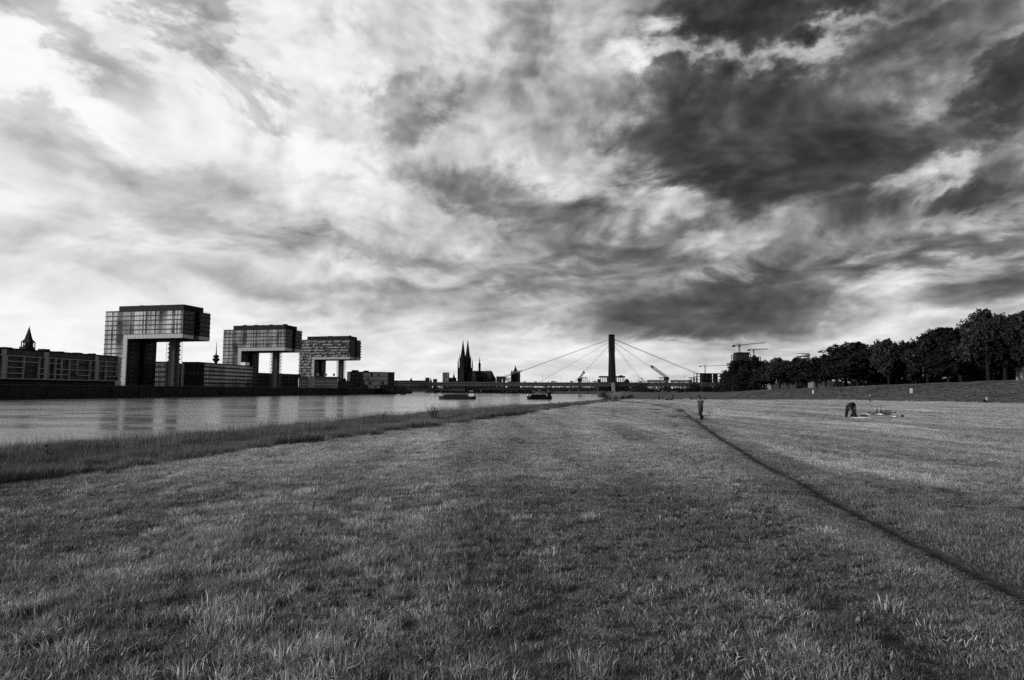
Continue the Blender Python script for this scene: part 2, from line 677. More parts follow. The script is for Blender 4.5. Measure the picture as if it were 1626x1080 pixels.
def ground_material():
    m = bpy.data.materials.new('meadow_ground')
    m.use_nodes = True
    t = m.node_tree
    b = t.nodes['Principled BSDF']
    b.inputs['Roughness'].default_value = 0.95
    b.inputs['Specular IOR Level'].default_value = 0.1
    tcn = t.nodes.new('ShaderNodeTexCoord')
    def nz(sc, det, rg=0.6):
        n = t.nodes.new('ShaderNodeTexNoise')
        n.inputs['Scale'].default_value = sc
        n.inputs['Detail'].default_value = det
        n.inputs['Roughness'].default_value = rg
        t.links.new(tcn.outputs['Object'], n.inputs['Vector'])
        return n.outputs[0]
    def mth(op, a, bb):
        n = t.nodes.new('ShaderNodeMath')
        n.operation = op
        for i, q in enumerate((a, bb)):
            if isinstance(q, (int, float)):
                n.inputs[i].default_value = q
            else:
                t.links.new(q, n.inputs[i])
        return n.outputs[0]
    s = mth('ADD', mth('MULTIPLY', nz(0.045, 6), 0.5), mth('MULTIPLY', nz(1.3, 8, 0.7), 0.5))
    mr = t.nodes.new('ShaderNodeMapRange')
    mr.inputs[1].default_value = 0.33
    mr.inputs[2].default_value = 0.67
    mr.inputs[3].default_value = 0.025
    mr.inputs[4].default_value = 0.085
    t.links.new(s, mr.inputs[0])
    # the city and river-bed parts are bare and dark, the path is trodden soil (attribute "soil")
    at_ = t.nodes.new('ShaderNodeAttribute')
    at_.attribute_name = 'soil'
    mx = t.nodes.new('ShaderNodeMix')
    mx.data_type = 'FLOAT'
    t.links.new(at_.outputs['Fac'], mx.inputs[0])
    t.links.new(mr.outputs[0], mx.inputs[2])
    mx.inputs[3].default_value = 0.027
    t.links.new(mx.outputs[0], b.inputs['Base Color'])
    bp = t.nodes.new('ShaderNodeBump')
    bp.inputs['Strength'].default_value = 0.9
    bp.inputs['Distance'].default_value = 0.12
    t.links.new(nz(5.0, 6, 0.7), bp.inputs['Height'])
    t.links.new(bp.outputs[0], b.inputs['Normal'])
    MATS['meadow_ground'] = m


ground_material()


def build_ground():
    ys = np.concatenate([np.linspace(-40, 0, 12, endpoint=False), np.linspace(0, 14, 70, endpoint=False),
                         14 * (6500 / 14.0) ** np.linspace(0, 1, 230)])
    nu = 420
    su = np.linspace(-1, 1, nu)
    su = np.sign(su) * np.abs(su) ** 1.25
    Yg = np.repeat(ys[:, None], nu, 1)
    half = 34 + np.abs(Yg) * 1.45
    Xg = su[None, :] * half + 0.08 * Yg
    Zg = height(Xg, Yg)
    v = np.stack([Xg, Yg, Zg], -1).reshape(-1, 3)
    nr = len(ys)
    i = np.arange(nr - 1)[:, None] * nu + np.arange(nu - 1)[None, :]
    i = i.reshape(-1)
    f = np.stack([i, i + 1, i + nu + 1, i + nu], -1)
    me = bpy.data.meshes.new('ground')
    me.vertices.add(len(v))
    me.vertices.foreach_set('co', v.astype(np.float32).ravel())
    me.loops.add(f.size)
    me.loops.foreach_set('vertex_index', f.astype(np.int32).ravel())
    me.polygons.add(len(f))
    me.polygons.foreach_set('loop_start', np.arange(0, f.size, 4, dtype=np.int32))
    me.update(calc_edges=True)
    a = me.attributes.new('soil', 'FLOAT', 'POINT')
    xx, yy, zz = v[:, 0], v[:, 1], v[:, 2]
    soil = np.maximum(np.exp(-((xx - I(yy, RUT)) / 0.42) ** 4) * (yy < 190), (zz < -1.8) * 1.0)
    soil = np.maximum(soil, .6 * np.exp(-((xx - I(yy, RUT2)) / 0.3) ** 2) * (yy < 90))
    soil = np.maximum(soil, (xx < I(yy, QUAY)) * 1.0)
    soil = np.maximum(soil, (yy > 600) * 1.0)
    soil = np.maximum(soil, 0.40 * sstep((xx - I(yy, TOE)) / 3.0) * (yy < 460))  # darker ground on the dyke slope
    soil = np.maximum(soil, 0.9 * ((xx - I(yy, TOE)) > 24) * (yy < 430))
    a.data.foreach_set('value', soil.astype(np.float32))
    o = obj_from('ground', me, 'meadow_ground', None, True)
    tag(o, 'grassy river meadow with bank and dyke', kind='structure')
    return o


build_ground()

# ------------------------------------------------------------------ water
def water_material():
    m = bpy.data.materials.new('river_water')
    m.use_nodes = True
    t = m.node_tree
    b = t.nodes['Principled BSDF']
    b.inputs['Base Color'].default_value = (0.09, 0.09, 0.09, 1)
    b.inputs['Roughness'].default_value = 0.13
    b.inputs['IOR'].default_value = 3.4
    tcn = t.nodes.new('ShaderNodeTexCoord')
    hs = []
    for sc, st, rot, amp in ((0.55, (1.0, 2.0, 1), 20, 1.0), (1.7, (1.0, 1.7, 1), -14, 0.5), (0.06, (1.0, 1.0, 1), 0, 2.2)):
        mpn = t.nodes.new('ShaderNodeMapping')
        mpn.inputs['Rotation'].default_value = (0, 0, R(rot))
        mpn.inputs['Scale'].default_value = st
        t.links.new(tcn.outputs['Object'], mpn.inputs[0])
        n = t.nodes.new('ShaderNodeTexNoise')
        n.inputs['Scale'].default_value = sc
        n.inputs['Detail'].default_value = 4
        t.links.new(mpn.outputs[0], n.inputs['Vector'])
        mu = t.nodes.new('ShaderNodeMath')
        mu.operation = 'MULTIPLY'
        t.links.new(n.outputs[0], mu.inputs[0])
        mu.inputs[1].default_value = amp
        hs.append(mu.outputs[0])
    a1 = t.nodes.new('ShaderNodeMath')
    t.links.new(hs[0], a1.inputs[0])
    t.links.new(hs[1], a1.inputs[1])
    a2 = t.nodes.new('ShaderNodeMath')
    t.links.new(a1.outputs[0], a2.inputs[0])
    t.links.new(hs[2], a2.inputs[1])
    bp = t.nodes.new('ShaderNodeBump')
    mp2 = t.nodes.new('ShaderNodeMapping')
    mp2.inputs['Scale'].default_value = (0.03, 0.07, 1)
    mp2.inputs['Rotation'].default_value = (0, 0, R(6))
    t.links.new(tcn.outputs['Object'], mp2.inputs[0])
    n2 = t.nodes.new('ShaderNodeTexNoise')
    n2.inputs['Scale'].default_value = 1.0
    n2.inputs['Detail'].default_value = 7
    n2.inputs['Roughness'].default_value = 0.65
    t.links.new(mp2.outputs[0], n2.inputs['Vector'])
    ms = t.nodes.new('ShaderNodeMapRange')
    ms.inputs[1].default_value = 0.43
    ms.inputs[2].default_value = 0.57
    ms.inputs[3].default_value = 0.06
    ms.inputs[4].default_value = 1.0
    t.links.new(n2.outputs[0], ms.inputs[0])
    t.links.new(ms.outputs[0], bp.inputs['Strength'])
    bp.inputs['Distance'].default_value = 0.2
    t.links.new(a2.outputs[0], bp.inputs['Height'])
    t.links.new(bp.outputs[0], b.inputs['Normal'])
    MATS['river_water'] = m


water_material()
wv = MB().add([(-420, -120, WATER), (220, -120, WATER), (220, 1900, WATER), (-900, 1900, WATER)], [(0, 1, 2, 3)])
tag(wv.build('river_water', 'river_water'), 'wide rippled river reflecting the sky', kind='structure')

# ------------------------------------------------------------------ far quay: wall, coping, promenade, railing
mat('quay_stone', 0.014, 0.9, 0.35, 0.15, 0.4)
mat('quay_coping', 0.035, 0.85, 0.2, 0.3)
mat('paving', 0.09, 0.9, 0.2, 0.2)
mat('dark_metal', 0.03, 0.5)
GZ = 5.0
qy = np.concatenate([np.linspace(120, 950, 60), np.linspace(980, 1900, 24)])
qx = I(qy, QUAY)
qw = thing('quay_wall', 'long dark stone quay wall along the far side of the river', 'wall')
def strip(mb, off0, off1, z0, z1):
    n = len(qy)
    vs = []
    for x, y in zip(qx, qy):
        vs += [(x + off0, y, z0), (x + off1, y, z0), (x + off1, y, z1), (x + off0, y, z1)]
    fs = []
    for k in range(n - 1):
        a, b = k * 4, k * 4 + 4
        for i in range(4):
            j = (i + 1) % 4
            fs.append((a + i, b + i, b + j, a + j))
    fs += [(0, 1, 2, 3), (n * 4 - 1, n * 4 - 2, n * 4 - 3, n * 4 - 4)]
    return mb.add(vs, fs)
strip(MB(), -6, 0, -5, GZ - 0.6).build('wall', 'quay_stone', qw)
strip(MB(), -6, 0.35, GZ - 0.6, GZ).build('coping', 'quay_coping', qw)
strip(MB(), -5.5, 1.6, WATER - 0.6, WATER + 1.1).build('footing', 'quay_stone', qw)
pil = MB()
for y in np.arange(200, 900, 23.0):
    x = float(I(y, QUAY))
    pil.box(x, x + 0.5, y - 0.9, y + 0.9, -4, GZ - 0.65)
stuff(pil.build('pilasters', 'quay_stone', qw))
pr = MB()
vs, fs = [], []
for x, y in zip(qx, qy):
    vs += [(x - 170, y, GZ - 0.15), (x - 5.9, y, GZ - 0.15)]
for k in range(len(qy) - 1):
    fs.append((2 * k, 2 * k + 1, 2 * k + 3, 2 * k + 2))
pr.add(vs, fs)
tag(pr.build('promenade', 'paving'), 'paved quay promenade', kind='structure')
rl = thing('railing', 'thin dark railing along the top of the far quay wall', 'railing')
rb = MB()
for k in range(len(qy) - 1):
    if qy[k] < 900:
        for z in (0.55, 1.1):
            rb.bar((qx[k] - 0.3, qy[k], GZ + z), (qx[k + 1] - 0.3, qy[k + 1], GZ + z), 0.09)
rb.build('rail', 'dark_metal', rl)
rp = MB()
for y in np.arange(200, 900, 3.0):
    x = float(I(y, QUAY)) - 0.3
    rp.box(x - 0.05, x + 0.05, y - 0.05, y + 0.05, GZ, GZ + 1.1)
stuff(rp.build('posts', 'dark_metal', rl))

# ------------------------------------------------------------------ building materials
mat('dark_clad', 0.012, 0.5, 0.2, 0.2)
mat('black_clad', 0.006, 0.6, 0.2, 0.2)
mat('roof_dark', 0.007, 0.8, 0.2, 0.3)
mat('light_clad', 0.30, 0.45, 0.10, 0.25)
mat('mid_clad', 0.06, 0.6, 0.15, 0.3)
mat('frame_concrete', 0.22, 0.7, 0.12, 0.3)
mat('brick_dark', 0.012, 0.9, 0.25, 0.4)
mat('brick_mid', 0.06, 0.9, 0.25, 0.4)
mat('plaster_light', 0.22, 0.85, 0.12, 0.2)
mat('white_paint', 0.75, 0.6, 0.05, 0.5)
mat('steel_grey', 0.09, 0.5, 0.1, 0.5)
mat('concrete', 0.16, 0.85, 0.15, 0.15)
mat('concrete_dark', 0.02, 0.85, 0.2, 0.15)
mat('silhouette_stone', 0.006, 0.95, 0.3, 0.1, 0.5)
mat('slate', 0.007, 0.8, 0.2, 0.3)
pane_mat('glass_office', 0.008, 0.52, 0.50, 0.70, 0.10, 0.045)  # paler panes paint in window reflections as well as blinds
pane_mat('glass_dark', 0.005, 0.045, 0.45, 0.80, 0.2, 0.06, 0.12)
pane_mat('glass_mid', 0.008, 0.34, 0.45, 0.80, 0.10, 0.08)
pane_mat('glass_flat', 0.012, 0.22, 0.50, 0.85, 0.12, 0.1)


def pane_row(parent, x0, x1, y, z0, z1, n, m, face='s', gap=0.16, proud=0.06, name='window_row'):
    """one storey of separate panes on a face. face s: plane y=const (facing -y); e: plane x=const (facing +x); y is that constant"""
    mb = MB()
    w = (x1 - x0) / n
    for i in range(n):
        a, b = x0 + i * w + gap * w / 2, x0 + (i + 1) * w - gap * w / 2
        if face == 's':
            mb.box(a, b, y - proud, y + 0.2, z0, z1)
        else:
            mb.box(y - 0.2, y + proud, a, b, z0, z1)
    return stuff(mb.build(name, m, parent))


def crane_house(label, C, rz, n_st=5, wtop=56.4, kind='office', seed=1):
    rnd = random.Random(seed)
    t = thing('crane_house', label, 'building', C, rz, 'crane-shaped buildings on the quay')
    B0, B1 = 35.3, 38.9
    sh = 3.6
    TOP = B1 + sh * n_st
    body = 'dark_clad'
    # upper block: two bars and a recessed middle
    mb = MB()
    mb.box(-70, 0, 0, 12, B1, TOP).box(-70, 0, 18, 30, B1, TOP).box(-69, -4.5, 12, 18, B1, TOP)
    mb.build('upper_block', body, t)
    lg = MB()
    lg.box(-70, -49, 0, 12, -1.4, B1).box(-70, -49, 18, 30, -1.4, B1).box(-69, -52.5, 12, 18, -1.4, B1)
    leg = lg.build('leg', 'dark_clad', t)
    # pale cladding: the beam under the block and the strip down the leg
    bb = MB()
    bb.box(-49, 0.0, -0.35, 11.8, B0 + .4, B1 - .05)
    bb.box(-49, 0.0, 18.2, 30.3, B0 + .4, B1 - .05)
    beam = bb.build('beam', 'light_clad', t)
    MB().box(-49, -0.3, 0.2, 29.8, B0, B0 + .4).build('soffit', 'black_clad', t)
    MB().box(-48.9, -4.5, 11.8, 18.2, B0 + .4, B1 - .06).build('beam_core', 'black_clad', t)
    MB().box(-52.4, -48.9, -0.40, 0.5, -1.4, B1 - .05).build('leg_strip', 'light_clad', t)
    # joints of the beam cladding
    jn = MB()
    for x in np.arange(-46.5, -0.5, 2.4):
        jn.box(x - .05, x + .05, -0.40, -0.33, B0 + .45, B1 - .1)
    for z in np.arange(2, B0, 2.4):
        jn.box(-52.4, -48.95, -0.45, -0.39, z - .05, z + .05)
    stuff(jn.build('cladding_joints', 'steel_grey', t))
    # roof storey with plant
    rb_ = MB().box(-62, -3.5, 4, 26, TOP, TOP + 5.0).build('roof_storey', 'roof_dark', t)
    pl = MB()
    for i in range(7):
        x = rnd.uniform(-58, -8)
        pl.box(x, x + rnd.uniform(1.2, 4), 12, 15, TOP + 5.0, TOP + 5.0 + rnd.uniform(0.6, 1.7))
    stuff(pl.build('roof_plant', 'roof_dark', rb_))
    MB().box(-70.2, 0.2, -0.2, 30.2, TOP, TOP + 0.6).build('parapet', 'roof_dark', t)
    rr = MB()
    for y in np.arange(18.5, 29.5, 1.5):
        rr.box(-0.4, -0.3, y, y + .08, TOP + .6, TOP + 1.7)
    rr.box(-0.42, -0.28, 18.5, 29.5, TOP + 1.6, TOP + 1.72)
    stuff(rr.build('roof_railing', 'steel_grey', t))
    if kind == 'flats':
        g = 'glass_flat'
    else:
        g = 'glass_office' if kind == 'office' else 'glass_mid'
    if kind != 'flats':
        for s in range(n_st):
            z = B1 + s * sh
            MB().box(-70.3, 0.3, -0.3, 30.3, z - 0.28, z + 0.28).build('floor_band', 'black_clad', t)
            pane_row(t, -69.6, -0.4, 0, z + .45, z + sh - .35, 50, g)
            pane_row(t, 0.5, 11.6, 0, z + .45, z + sh - .35, 9, 'glass_dark', 'e')
            pane_row(t, 18.5, 29.5, 0, z + .45, z + sh - .35, 9, 'glass_dark', 'e')
        for s in range(11):
            z = B1 - (s + 1) * sh
            if z < 0.2:
                break
            MB().box(-70.3, -52.6, -0.3, 0.4, z + sh - .28, z + sh + .22).build('floor_band', 'black_clad', leg)
            pane_row(leg, -69.6, -52.8, 0, z + .45, z + sh - .35, 12, g)
    else:
        # flats: staggered balconies and loggias on every storey
        for s in range(-10, n_st):
            z = B1 + s * sh
            xs = -70 if s < 0 else -70
            xe = -52.8 if s < 0 else -0.5
            wnd, bal, slab = MB(), MB(), MB()
            slab.box(xs - .4, xe + .2, -0.5, 0.3, z - .2, z + .2)
            x = xs + rnd.uniform(0, 1.2)
            while x < xe - 2.2:
                w = rnd.uniform(2.2, 3.6)
                if rnd.random() < 0.5:
                    bal.box(x, min(x + w * 1.25, xe), -1.5, -0.06, z + .22, z + 1.35)
                    wnd.box(x + .2, min(x + w, xe), -0.05, .2, z + 1.4, z + sh - .4)
                else:
                    wnd.box(x + .2, x + w - .3, -0.08, .2, z + .6, z + sh - .4)
                x += w + rnd.uniform(.2, 1.1)
            slab.build('floor_band', 'dark_clad', t)
            stuff(bal.build('balcony_row', 'plaster_light', t))
            stuff(wnd.build('window_row', g, t))
            # balconies at the narrow ends
            eb = MB()
            for (y0, y1) in ((1, 11.5), (18.5, 29.5)):
                if s >= 0:
                    eb.box(-0.05, 1.6 + .5 * (s % 2), y0, y1 - 2 * (s % 2), z - .15, z + 1.0)
                eb.box(-71.6 - .6 * (s % 2), -69.95, y0, y1, z - .15, z + 1.0)
            stuff(eb.build('end_balconies', 'mid_clad', t))
    # slot windows on the inner face of the leg
    sl = MB()
    for z in np.arange(3.2, B0 - 2, sh):
        for (y0, y1) in ((3.8, 7.6), (22, 26)):
            sl.box(-49.2, -48.92, y0, y1, z, z + 1.3)
    stuff(sl.build('slot_windows', 'glass_dark', leg))
    # free-standing lift tower with stairs on both sides
    lt = MB().box(-22, -17, 12.5, 17.5, -1.4, B0).build('lift_tower', 'mid_clad', t)
    jl = MB()
    for z in np.arange(2, B0 - .5, 1.75):
        jl.box(-22.06, -16.94, 12.4, 12.49, z, z + .12)
    stuff(jl.build('cladding_joints', 'dark_clad', lt))
    for (x0, x1) in ((-25.6, -22.02), (-16.98, -13.4)):
        st = MB()
        for z in np.arange(1.7, B0 - .3, 1.7):
            st.box(x0, x1, 13.5, 16.5, z, z + .16)
        for x in (x0, x1 - .14):
            for y in (13.5, 16.35):
                st.box(x, x + .14, y, y + .14, -1.4, B0)
        zz = 1.7
        k = 0
        while zz + 1.7 < B0:
            a, b = (x0 + .3, x1 - .3) if k % 2 == 0 else (x1 - .3, x0 + .3)
            st.bar((a, 15, zz), (b, 15, zz + 1.7), 0.9, 0.25)
            zz += 1.7
            k += 1
        stuff(st.build('stair', 'steel_grey', t))
    return t


TH = R(-12)
crane_house('crane-shaped glass office block nearest the left edge, the largest of the three', (at(291, 515, 475).x, 475, 6.0), TH, 5, kind='office', seed=3)
crane_house('middle one of the three crane-shaped blocks, dark glass with pale beam', (at(453.6, 540, 623).x, 623, 6.0), TH, 5, kind='office2', seed=5)
crane_house('farthest crane-shaped block, covered in staggered balconies', (at(556, 555, 792).x, 792, 6.0), TH, 6, kind='flats', seed=8)


# ------------------------------------------------------------------ other buildings on the far bank
def facade_block(name, label, cat, p0, p1, depth, h, storeys, n, wallm, glassm, z0=4.8, base=0.0, band=None, roof=None,
                 fill=0.62, gap=0.25, parent=None, side=True):
    """block whose front runs from p0 to p1 (world xy), extends 'depth' behind it; local x along the front"""
    p0, p1 = Vector(p0), Vector(p1)
    d = (p1 - p0)
    L = d.length
    rz = math.atan2(d.y, d.x)
    t = thing(name, label, cat, (p0.x, p0.y, z0), rz)
    MB().box(0, L, 0, depth, 0, h).build('wall', wallm, t)
    sh = (h - base) / storeys
    for s in range(storeys):
        z = base + s * sh
        pane_row(t, 0.4, L - .4, 0, z + sh * (1 - fill) * .6, z + sh * (1 - fill) * .6 + sh * fill, n, glassm, 's', gap)
        if side:
            mb = MB()
            ns = max(2, int(n * depth / L))
            w = depth / ns
            for i in range(ns):
                mb.box(L - .2, L + .06, i * w + w * gap * .5, (i + 1) * w - w * gap * .5, z + sh * (1 - fill) * .6, z + sh * (1 - fill) * .6 + sh * fill)
            stuff(mb.build('side_windows', glassm, t))
        if band:
            MB().box(-.2, L + .2, -.22, .1, z - .18, z + .18).build('floor_band', band, t)
    if roof == 'flat':
        MB().box(-.3, L + .3, -.3, depth + .3, h, h + .5).build('parapet', 'roof_dark', t)
    elif roof == 'gable':
        MB().gable(-.4, L + .4, -.4, depth + .4, h, h + depth * .35, 'x', 2.0).build('roof', 'slate', t)
    return t


# long apartment block with an irregular pale frame, far left
d0, d1 = 262.0, 440.0
pA, pB = Vector((X(190, d1) - (d1 - d0) * .106, d0)), Vector((X(190, d1), d1))
dv = pB - pA
L = dv.length
ab = thing('apartment_block', 'long low apartment block with an irregular pale frame at the left edge', 'building', (pA.x, pA.y, 5.0), math.atan2(dv.y, dv.x))
TOPA = 20.0
MB().box(0, L, 0.8, 17, 3.2, TOPA).build('wall', 'dark_clad', ab)
MB().box(1, L - 1, 3.0, 16, 0, 3.2).build('ground_floor', 'black_clad', ab)
MB().box(0, L, 2.2, 16, TOPA, TOPA + .8).build('roof', 'roof_dark', ab)
rnd = random.Random(11)
hp = MB()
for x in np.arange(4, L - 6, 13):
    hp.box(x, x + rnd.uniform(2, 6), 6, 10, TOPA + .8, TOPA + rnd.uniform(1.4, 2.6))
stuff(hp.build('roof_plant', 'roof_dark', ab))
secs = []
x = 0.0
while x < L - 1:
    w = min(rnd.choice([34, 28, 40]), L - x)
    if L - (x + w) < 12:
        w = L - x
    secs.append((x, x + w))
    x += w
RH = (TOPA - 3.2) / 5.0
for (a, b) in secs:
    # frame bars; the top storey is set back behind a partial frame
    MB().box(a, b - 2.4, -0.6, .85, 3.2, 3.75).build('frame_bar', 'frame_concrete', ab)
    MB().box(b - 2.4, b - .2, -0.35, .85, 3.2, TOPA - .3).build('stair_strip', 'frame_concrete', ab)
    MB().box(a, a + .5, -0.6, .85, 3.76, TOPA - RH).build('frame_bar', 'frame_concrete', ab)
    MB().box(a + .5, b - 2.4, -0.6, .85, TOPA - RH - .5, TOPA - RH).build('frame_bar', 'frame_concrete', ab)
    cols_ = [a + .5]
    while cols_[-1] < b - 9:
        cols_.append(cols_[-1] + rnd.choice([4.6, 6.2, 8.4, 10.5]))
    cols_.append(b - 2.4)
    for ci in range(len(cols_) - 1):
        c0, c1 = cols_[ci], cols_[ci + 1]
        if ci > 0:
            r0 = rnd.choice([0, 0, 0, 1])
            MB().box(c0, c0 + .5, -0.6, .85, 3.76 + r0 * RH, TOPA - RH - .5).build('frame_bar', 'frame_concrete', ab)
        for r in range(1, 4):
            if rnd.random() < 0.62:
                MB().box(c0 + .5, c1, -0.55, .85, 3.2 + r * RH - .25, 3.2 + r * RH + .25).build('frame_bar', 'frame_concrete', ab)
        for r in range(4):
            pane_row(ab, c0 + .8, c1 - .3, 0.8, 3.5 + r * RH + .4, 3.2 + (r + 1) * RH - .5, max(1, int((c1 - c0) / 1.7)), 'glass_dark')
    pane_row(ab, a + .8, b - 2.6, 0.8, TOPA - RH + .5, TOPA - .5, int((b - a) / 2.2), 'glass_dark')

# clock tower behind it
ct = thing('clock_tower', 'dark tower with pointed roof and pale clock face behind the apartment block', 'tower', (X(40, 420), 420, 5))
s = 0.42
MB().box(-3.4, 3.4, -3.4, 3.4, 0, 26).build('shaft', 'brick_dark', ct)
z = 5 * 0
gz = Z(40, 556, 420) - 5
MB().box(-4.4, 4.4, -4.4, 4.4, gz - 1.2, gz + 1.6).build('gallery', 'brick_dark', ct)
for (cx, cy_) in ((-4, -4), (4, -4), (4, 4), (-4, 4)):
    MB().box(cx - .35, cx + .35, cy_ - .35, cy_ + .35, gz + 1.6, gz + 5).build('gallery_post', 'brick_dark', ct)
MB().box(-3.1, 3.1, -3.1, 3.1, 26, gz + 6).build('lantern', 'brick_dark', ct)
rt = Z(40, 517, 420) - 5
MB().lathe((0, 0), [(6.6, gz + 5.0), (5.4, gz + 5.8), (3.4, gz + 7.4), (2.6, gz + 9.4), (0.3, rt - 1.2), (.05, rt)], 4, math.pi / 4).build('roof', 'slate', ct)
cf = MB()
cf.add([(math.cos(a) * .95 - 1.3, -3.2, gz + 4.0 + math.sin(a) * .95) for a in np.linspace(0, 2 * math.pi, 16, endpoint=False)]
       + [(math.cos(a) * .95 - 1.3, -3.05, gz + 4.0 + math.sin(a) * .95) for a in np.linspace(0, 2 * math.pi, 16, endpoint=False)],
       [tuple(range(15, -1, -1))] + [(i, (i + 1) % 16, 16 + (i + 1) % 16, 16 + i) for i in range(16)])
cf.build('clock_face', 'white_paint', ct)
ct.scale = (.64, .64, 1)

def fb(name, label, px0, d_0, px1, d_1, ytop, depth, st, n, wm, gm, **kw):
    h = Z(px0, ytop, d_0) - 4.8
    return facade_block(name, label, 'building', (X(px0, d_0), d_0), (X(px1, d_1), d_1), depth, h, st, n, wm, gm, **kw)

fb('glass_house', 'narrow glazed block seen under the left crane building', 238, 560, 263, 562, 575, 12, 5, 8, 'mid_clad', 'glass_mid', roof='flat', gap=.3)
fb('office_block', 'dark office block behind the lift tower of the left crane building', 263, 548, 293, 552, 578.5, 14, 6, 9, 'dark_clad', 'glass_dark', roof='flat')
fb('warehouse', 'black nearly blank block right of the left crane building', 291, 512, 323, 520, 577, 20, 1, 5, 'black_clad', 'glass_dark', roof='flat', fill=.12, gap=.6)
ob = fb('office_block', 'low banded glass office block between the left and middle crane buildings', 312, 528, 401, 618, 575.5, 14, 6, 40, 'dark_clad', 'glass_mid', band='black_clad', roof='flat', gap=.18)
MB().box(76, 84, 0.5, 5, 21.4, 24.2).build('roof_hut', 'white_paint', ob)
fb('brick_warehouse', 'dark brick warehouse seen through the arch of the middle crane building', 404, 690, 478, 760, 592.5, 16, 4, 16, 'brick_dark', 'glass_dark', roof='flat', fill=.5, gap=.5)
# historic arcaded building in front of the far crane building
hb = fb('arcaded_hall', 'pale historic hall with rows of arched windows below the balcony block', 474, 690, 536, 705, 601, 14, 3, 24, 'plaster_light', 'glass_dark', fill=.6, gap=.45, z0=5.0)
MB().gable(-.4, 46, -.4, 14.4, Z(474, 601, 690) - 5.0, Z(474, 601, 690) - 5.0 + 2.4, 'x', 2).build('roof', 'slate', hb)
MB().box(10, 17, -1.0, 6, 0, Z(474, 598, 690) - 5).build('gable_bay', 'plaster_light', hb)
for i in range(5):
    MB().box(2 + i * 8.5, 4.2 + i * 8.5, 1, 4, 13.5, 16.2).build('dormer', 'plaster_light', hb)
fb('office_block', 'dark block beside the arcaded hall at the foot of the balcony block', 536, 735, 562, 742, 606, 14, 4, 10, 'dark_clad', 'glass_dark', roof='flat')
# modern block with pale panels
mbk = fb('panel_block', 'modern dark block with pale panels right of the balcony block', 556, 840, 626, 870, 590.5, 18, 4, 10, 'dark_clad', 'glass_dark', roof='flat', gap=.4)
hh = Z(556, 590.5, 840) - 4.8
for (a, b, c, e) in ((17, 51, .50, .72), (17, 27, .74, .96), (30, 51, .74, .98), (19, 44, .24, .46), (46, 51, .24, .46), (24, 40, .02, .2)):
    MB().box(a, b, -0.6, 0.02, hh * c, hh * e).build('panel', 'plaster_light', mbk)
for (a, b, c, e) in ((22, 25, .56, .66), (37, 40, .78, .9), (41, 44, .3, .42), (24, 29, .30, .42), (33, 36, .06, .16)):
    MB().box(a, b, -0.8, -0.3, hh * c, hh * e).build('window', 'glass_dark', mbk)
MB().box(4, 12, 4, 10, hh + .5, hh + 2.6).build('roof_hut', 'roof_dark', mbk)
MB().box(20, 26, 4, 10, hh + .5, hh + 2.2).build('roof_hut', 'roof_dark', mbk)

# telecom tower
tt = thing('telecom_tower', 'slender telecom tower with disc decks and mast between the crane buildings', 'tower', (X(341, 1500), 1500, 5))
k = 1.5
zt = lambda py: Z(341, py, 1500) - 5
MB().lathe((0, 0), [(8, 0), (5, zt(575)), (5, zt(571))], 12).build('shaft', 'concrete_dark', tt)
MB().lathe((0, 0), [(6, zt(575)), (13, zt(571.5)), (13, zt(570)), (7, zt(568.5))], 16).build('lower_deck', 'concrete_dark', tt)
MB().lathe((0, 0), [(6, zt(568.5)), (11, zt(566.5)), (11, zt(565)), (4, zt(563.5))], 16).build('upper_deck', 'concrete_dark', tt)
MB().lathe((0, 0), [(3, zt(563.5)), (1.6, zt(556)), (.5, zt(543))], 8).build('mast', 'concrete_dark', tt)

tt.scale = (.62, .62, 1)

# ------------------------------------------------------------------ cathedral
DC = 2310.0
cath = thing('cathedral', 'black silhouette of a twin-spired gothic cathedral beyond the bridge', 'church', (X(738.5, DC), DC, 3), R(-28))
cz = lambda py: Z(740, py, DC) - 3
sz = cz(568.5)
for yy in (-16.5, 16.5):
    tp = cz(541.5) + (4 if yy > 0 else 0)
    tw = MB()
    w = 13.4
    tw.box(-w, w, yy - w, yy + w, 0, sz * .42)
    tw.box(-w * .92, w * .92, yy - w * .92, yy + w * .92, sz * .42, sz * .70)
    tw.lathe((0, yy), [(w * 1.02, sz * .70), (w * .9, sz * .9), (w * .78, sz)], 8, math.pi / 8)
    tower = tw.build('tower', 'silhouette_stone', cath)
    MB().lathe((0, yy), [(w * .74, sz), (w * .42, sz + (tp - sz) * .42), (w * .16, sz + (tp - sz) * .85), (w * .09, sz + (tp - sz) * .93), (w * .15, sz + (tp - sz) * .95), (.3, tp)], 8, math.pi / 8).build('spire', 'silhouette_stone', tower)
    for sx in (-1, 1):
        for sy in (-1, 1):
            MB().lathe((sx * w * .92, yy + sy * w * .92), [(2.6, 0), (2.4, sz * .72), (2.6, sz * .8), (.1, sz * 1.0)], 6).build('pinnacle', 'silhouette_stone', tower)
    for sx in range(4):
        a = math.pi / 4 + sx * math.pi / 2
        MB().lathe((math.cos(a) * w * .9, yy + math.sin(a) * w * .9), [(1.6, sz * .85), (1.4, sz * 1.0), (.1, sz * 1.14)], 6).build('pinnacle', 'silhouette_stone', tower)
nr = cz(589.5)
ne = nr * .70
MB().box(12, 118, -22, 22, 0, ne * .62).build('aisle', 'silhouette_stone', cath)
nave = MB().box(12, 112, -8.5, 8.5, 0, ne).build('nave', 'silhouette_stone', cath)
MB().gable(10, 114, -9.2, 9.2, ne, nr, 'x', 4).build('roof', 'slate', nave)
tr_ = MB().box(52, 70, -38, 38, 0, ne).build('transept', 'silhouette_stone', cath)
MB().gable(51.5, 70.5, -39, 39, ne, nr, 'y', 0).build('roof', 'slate', tr_)
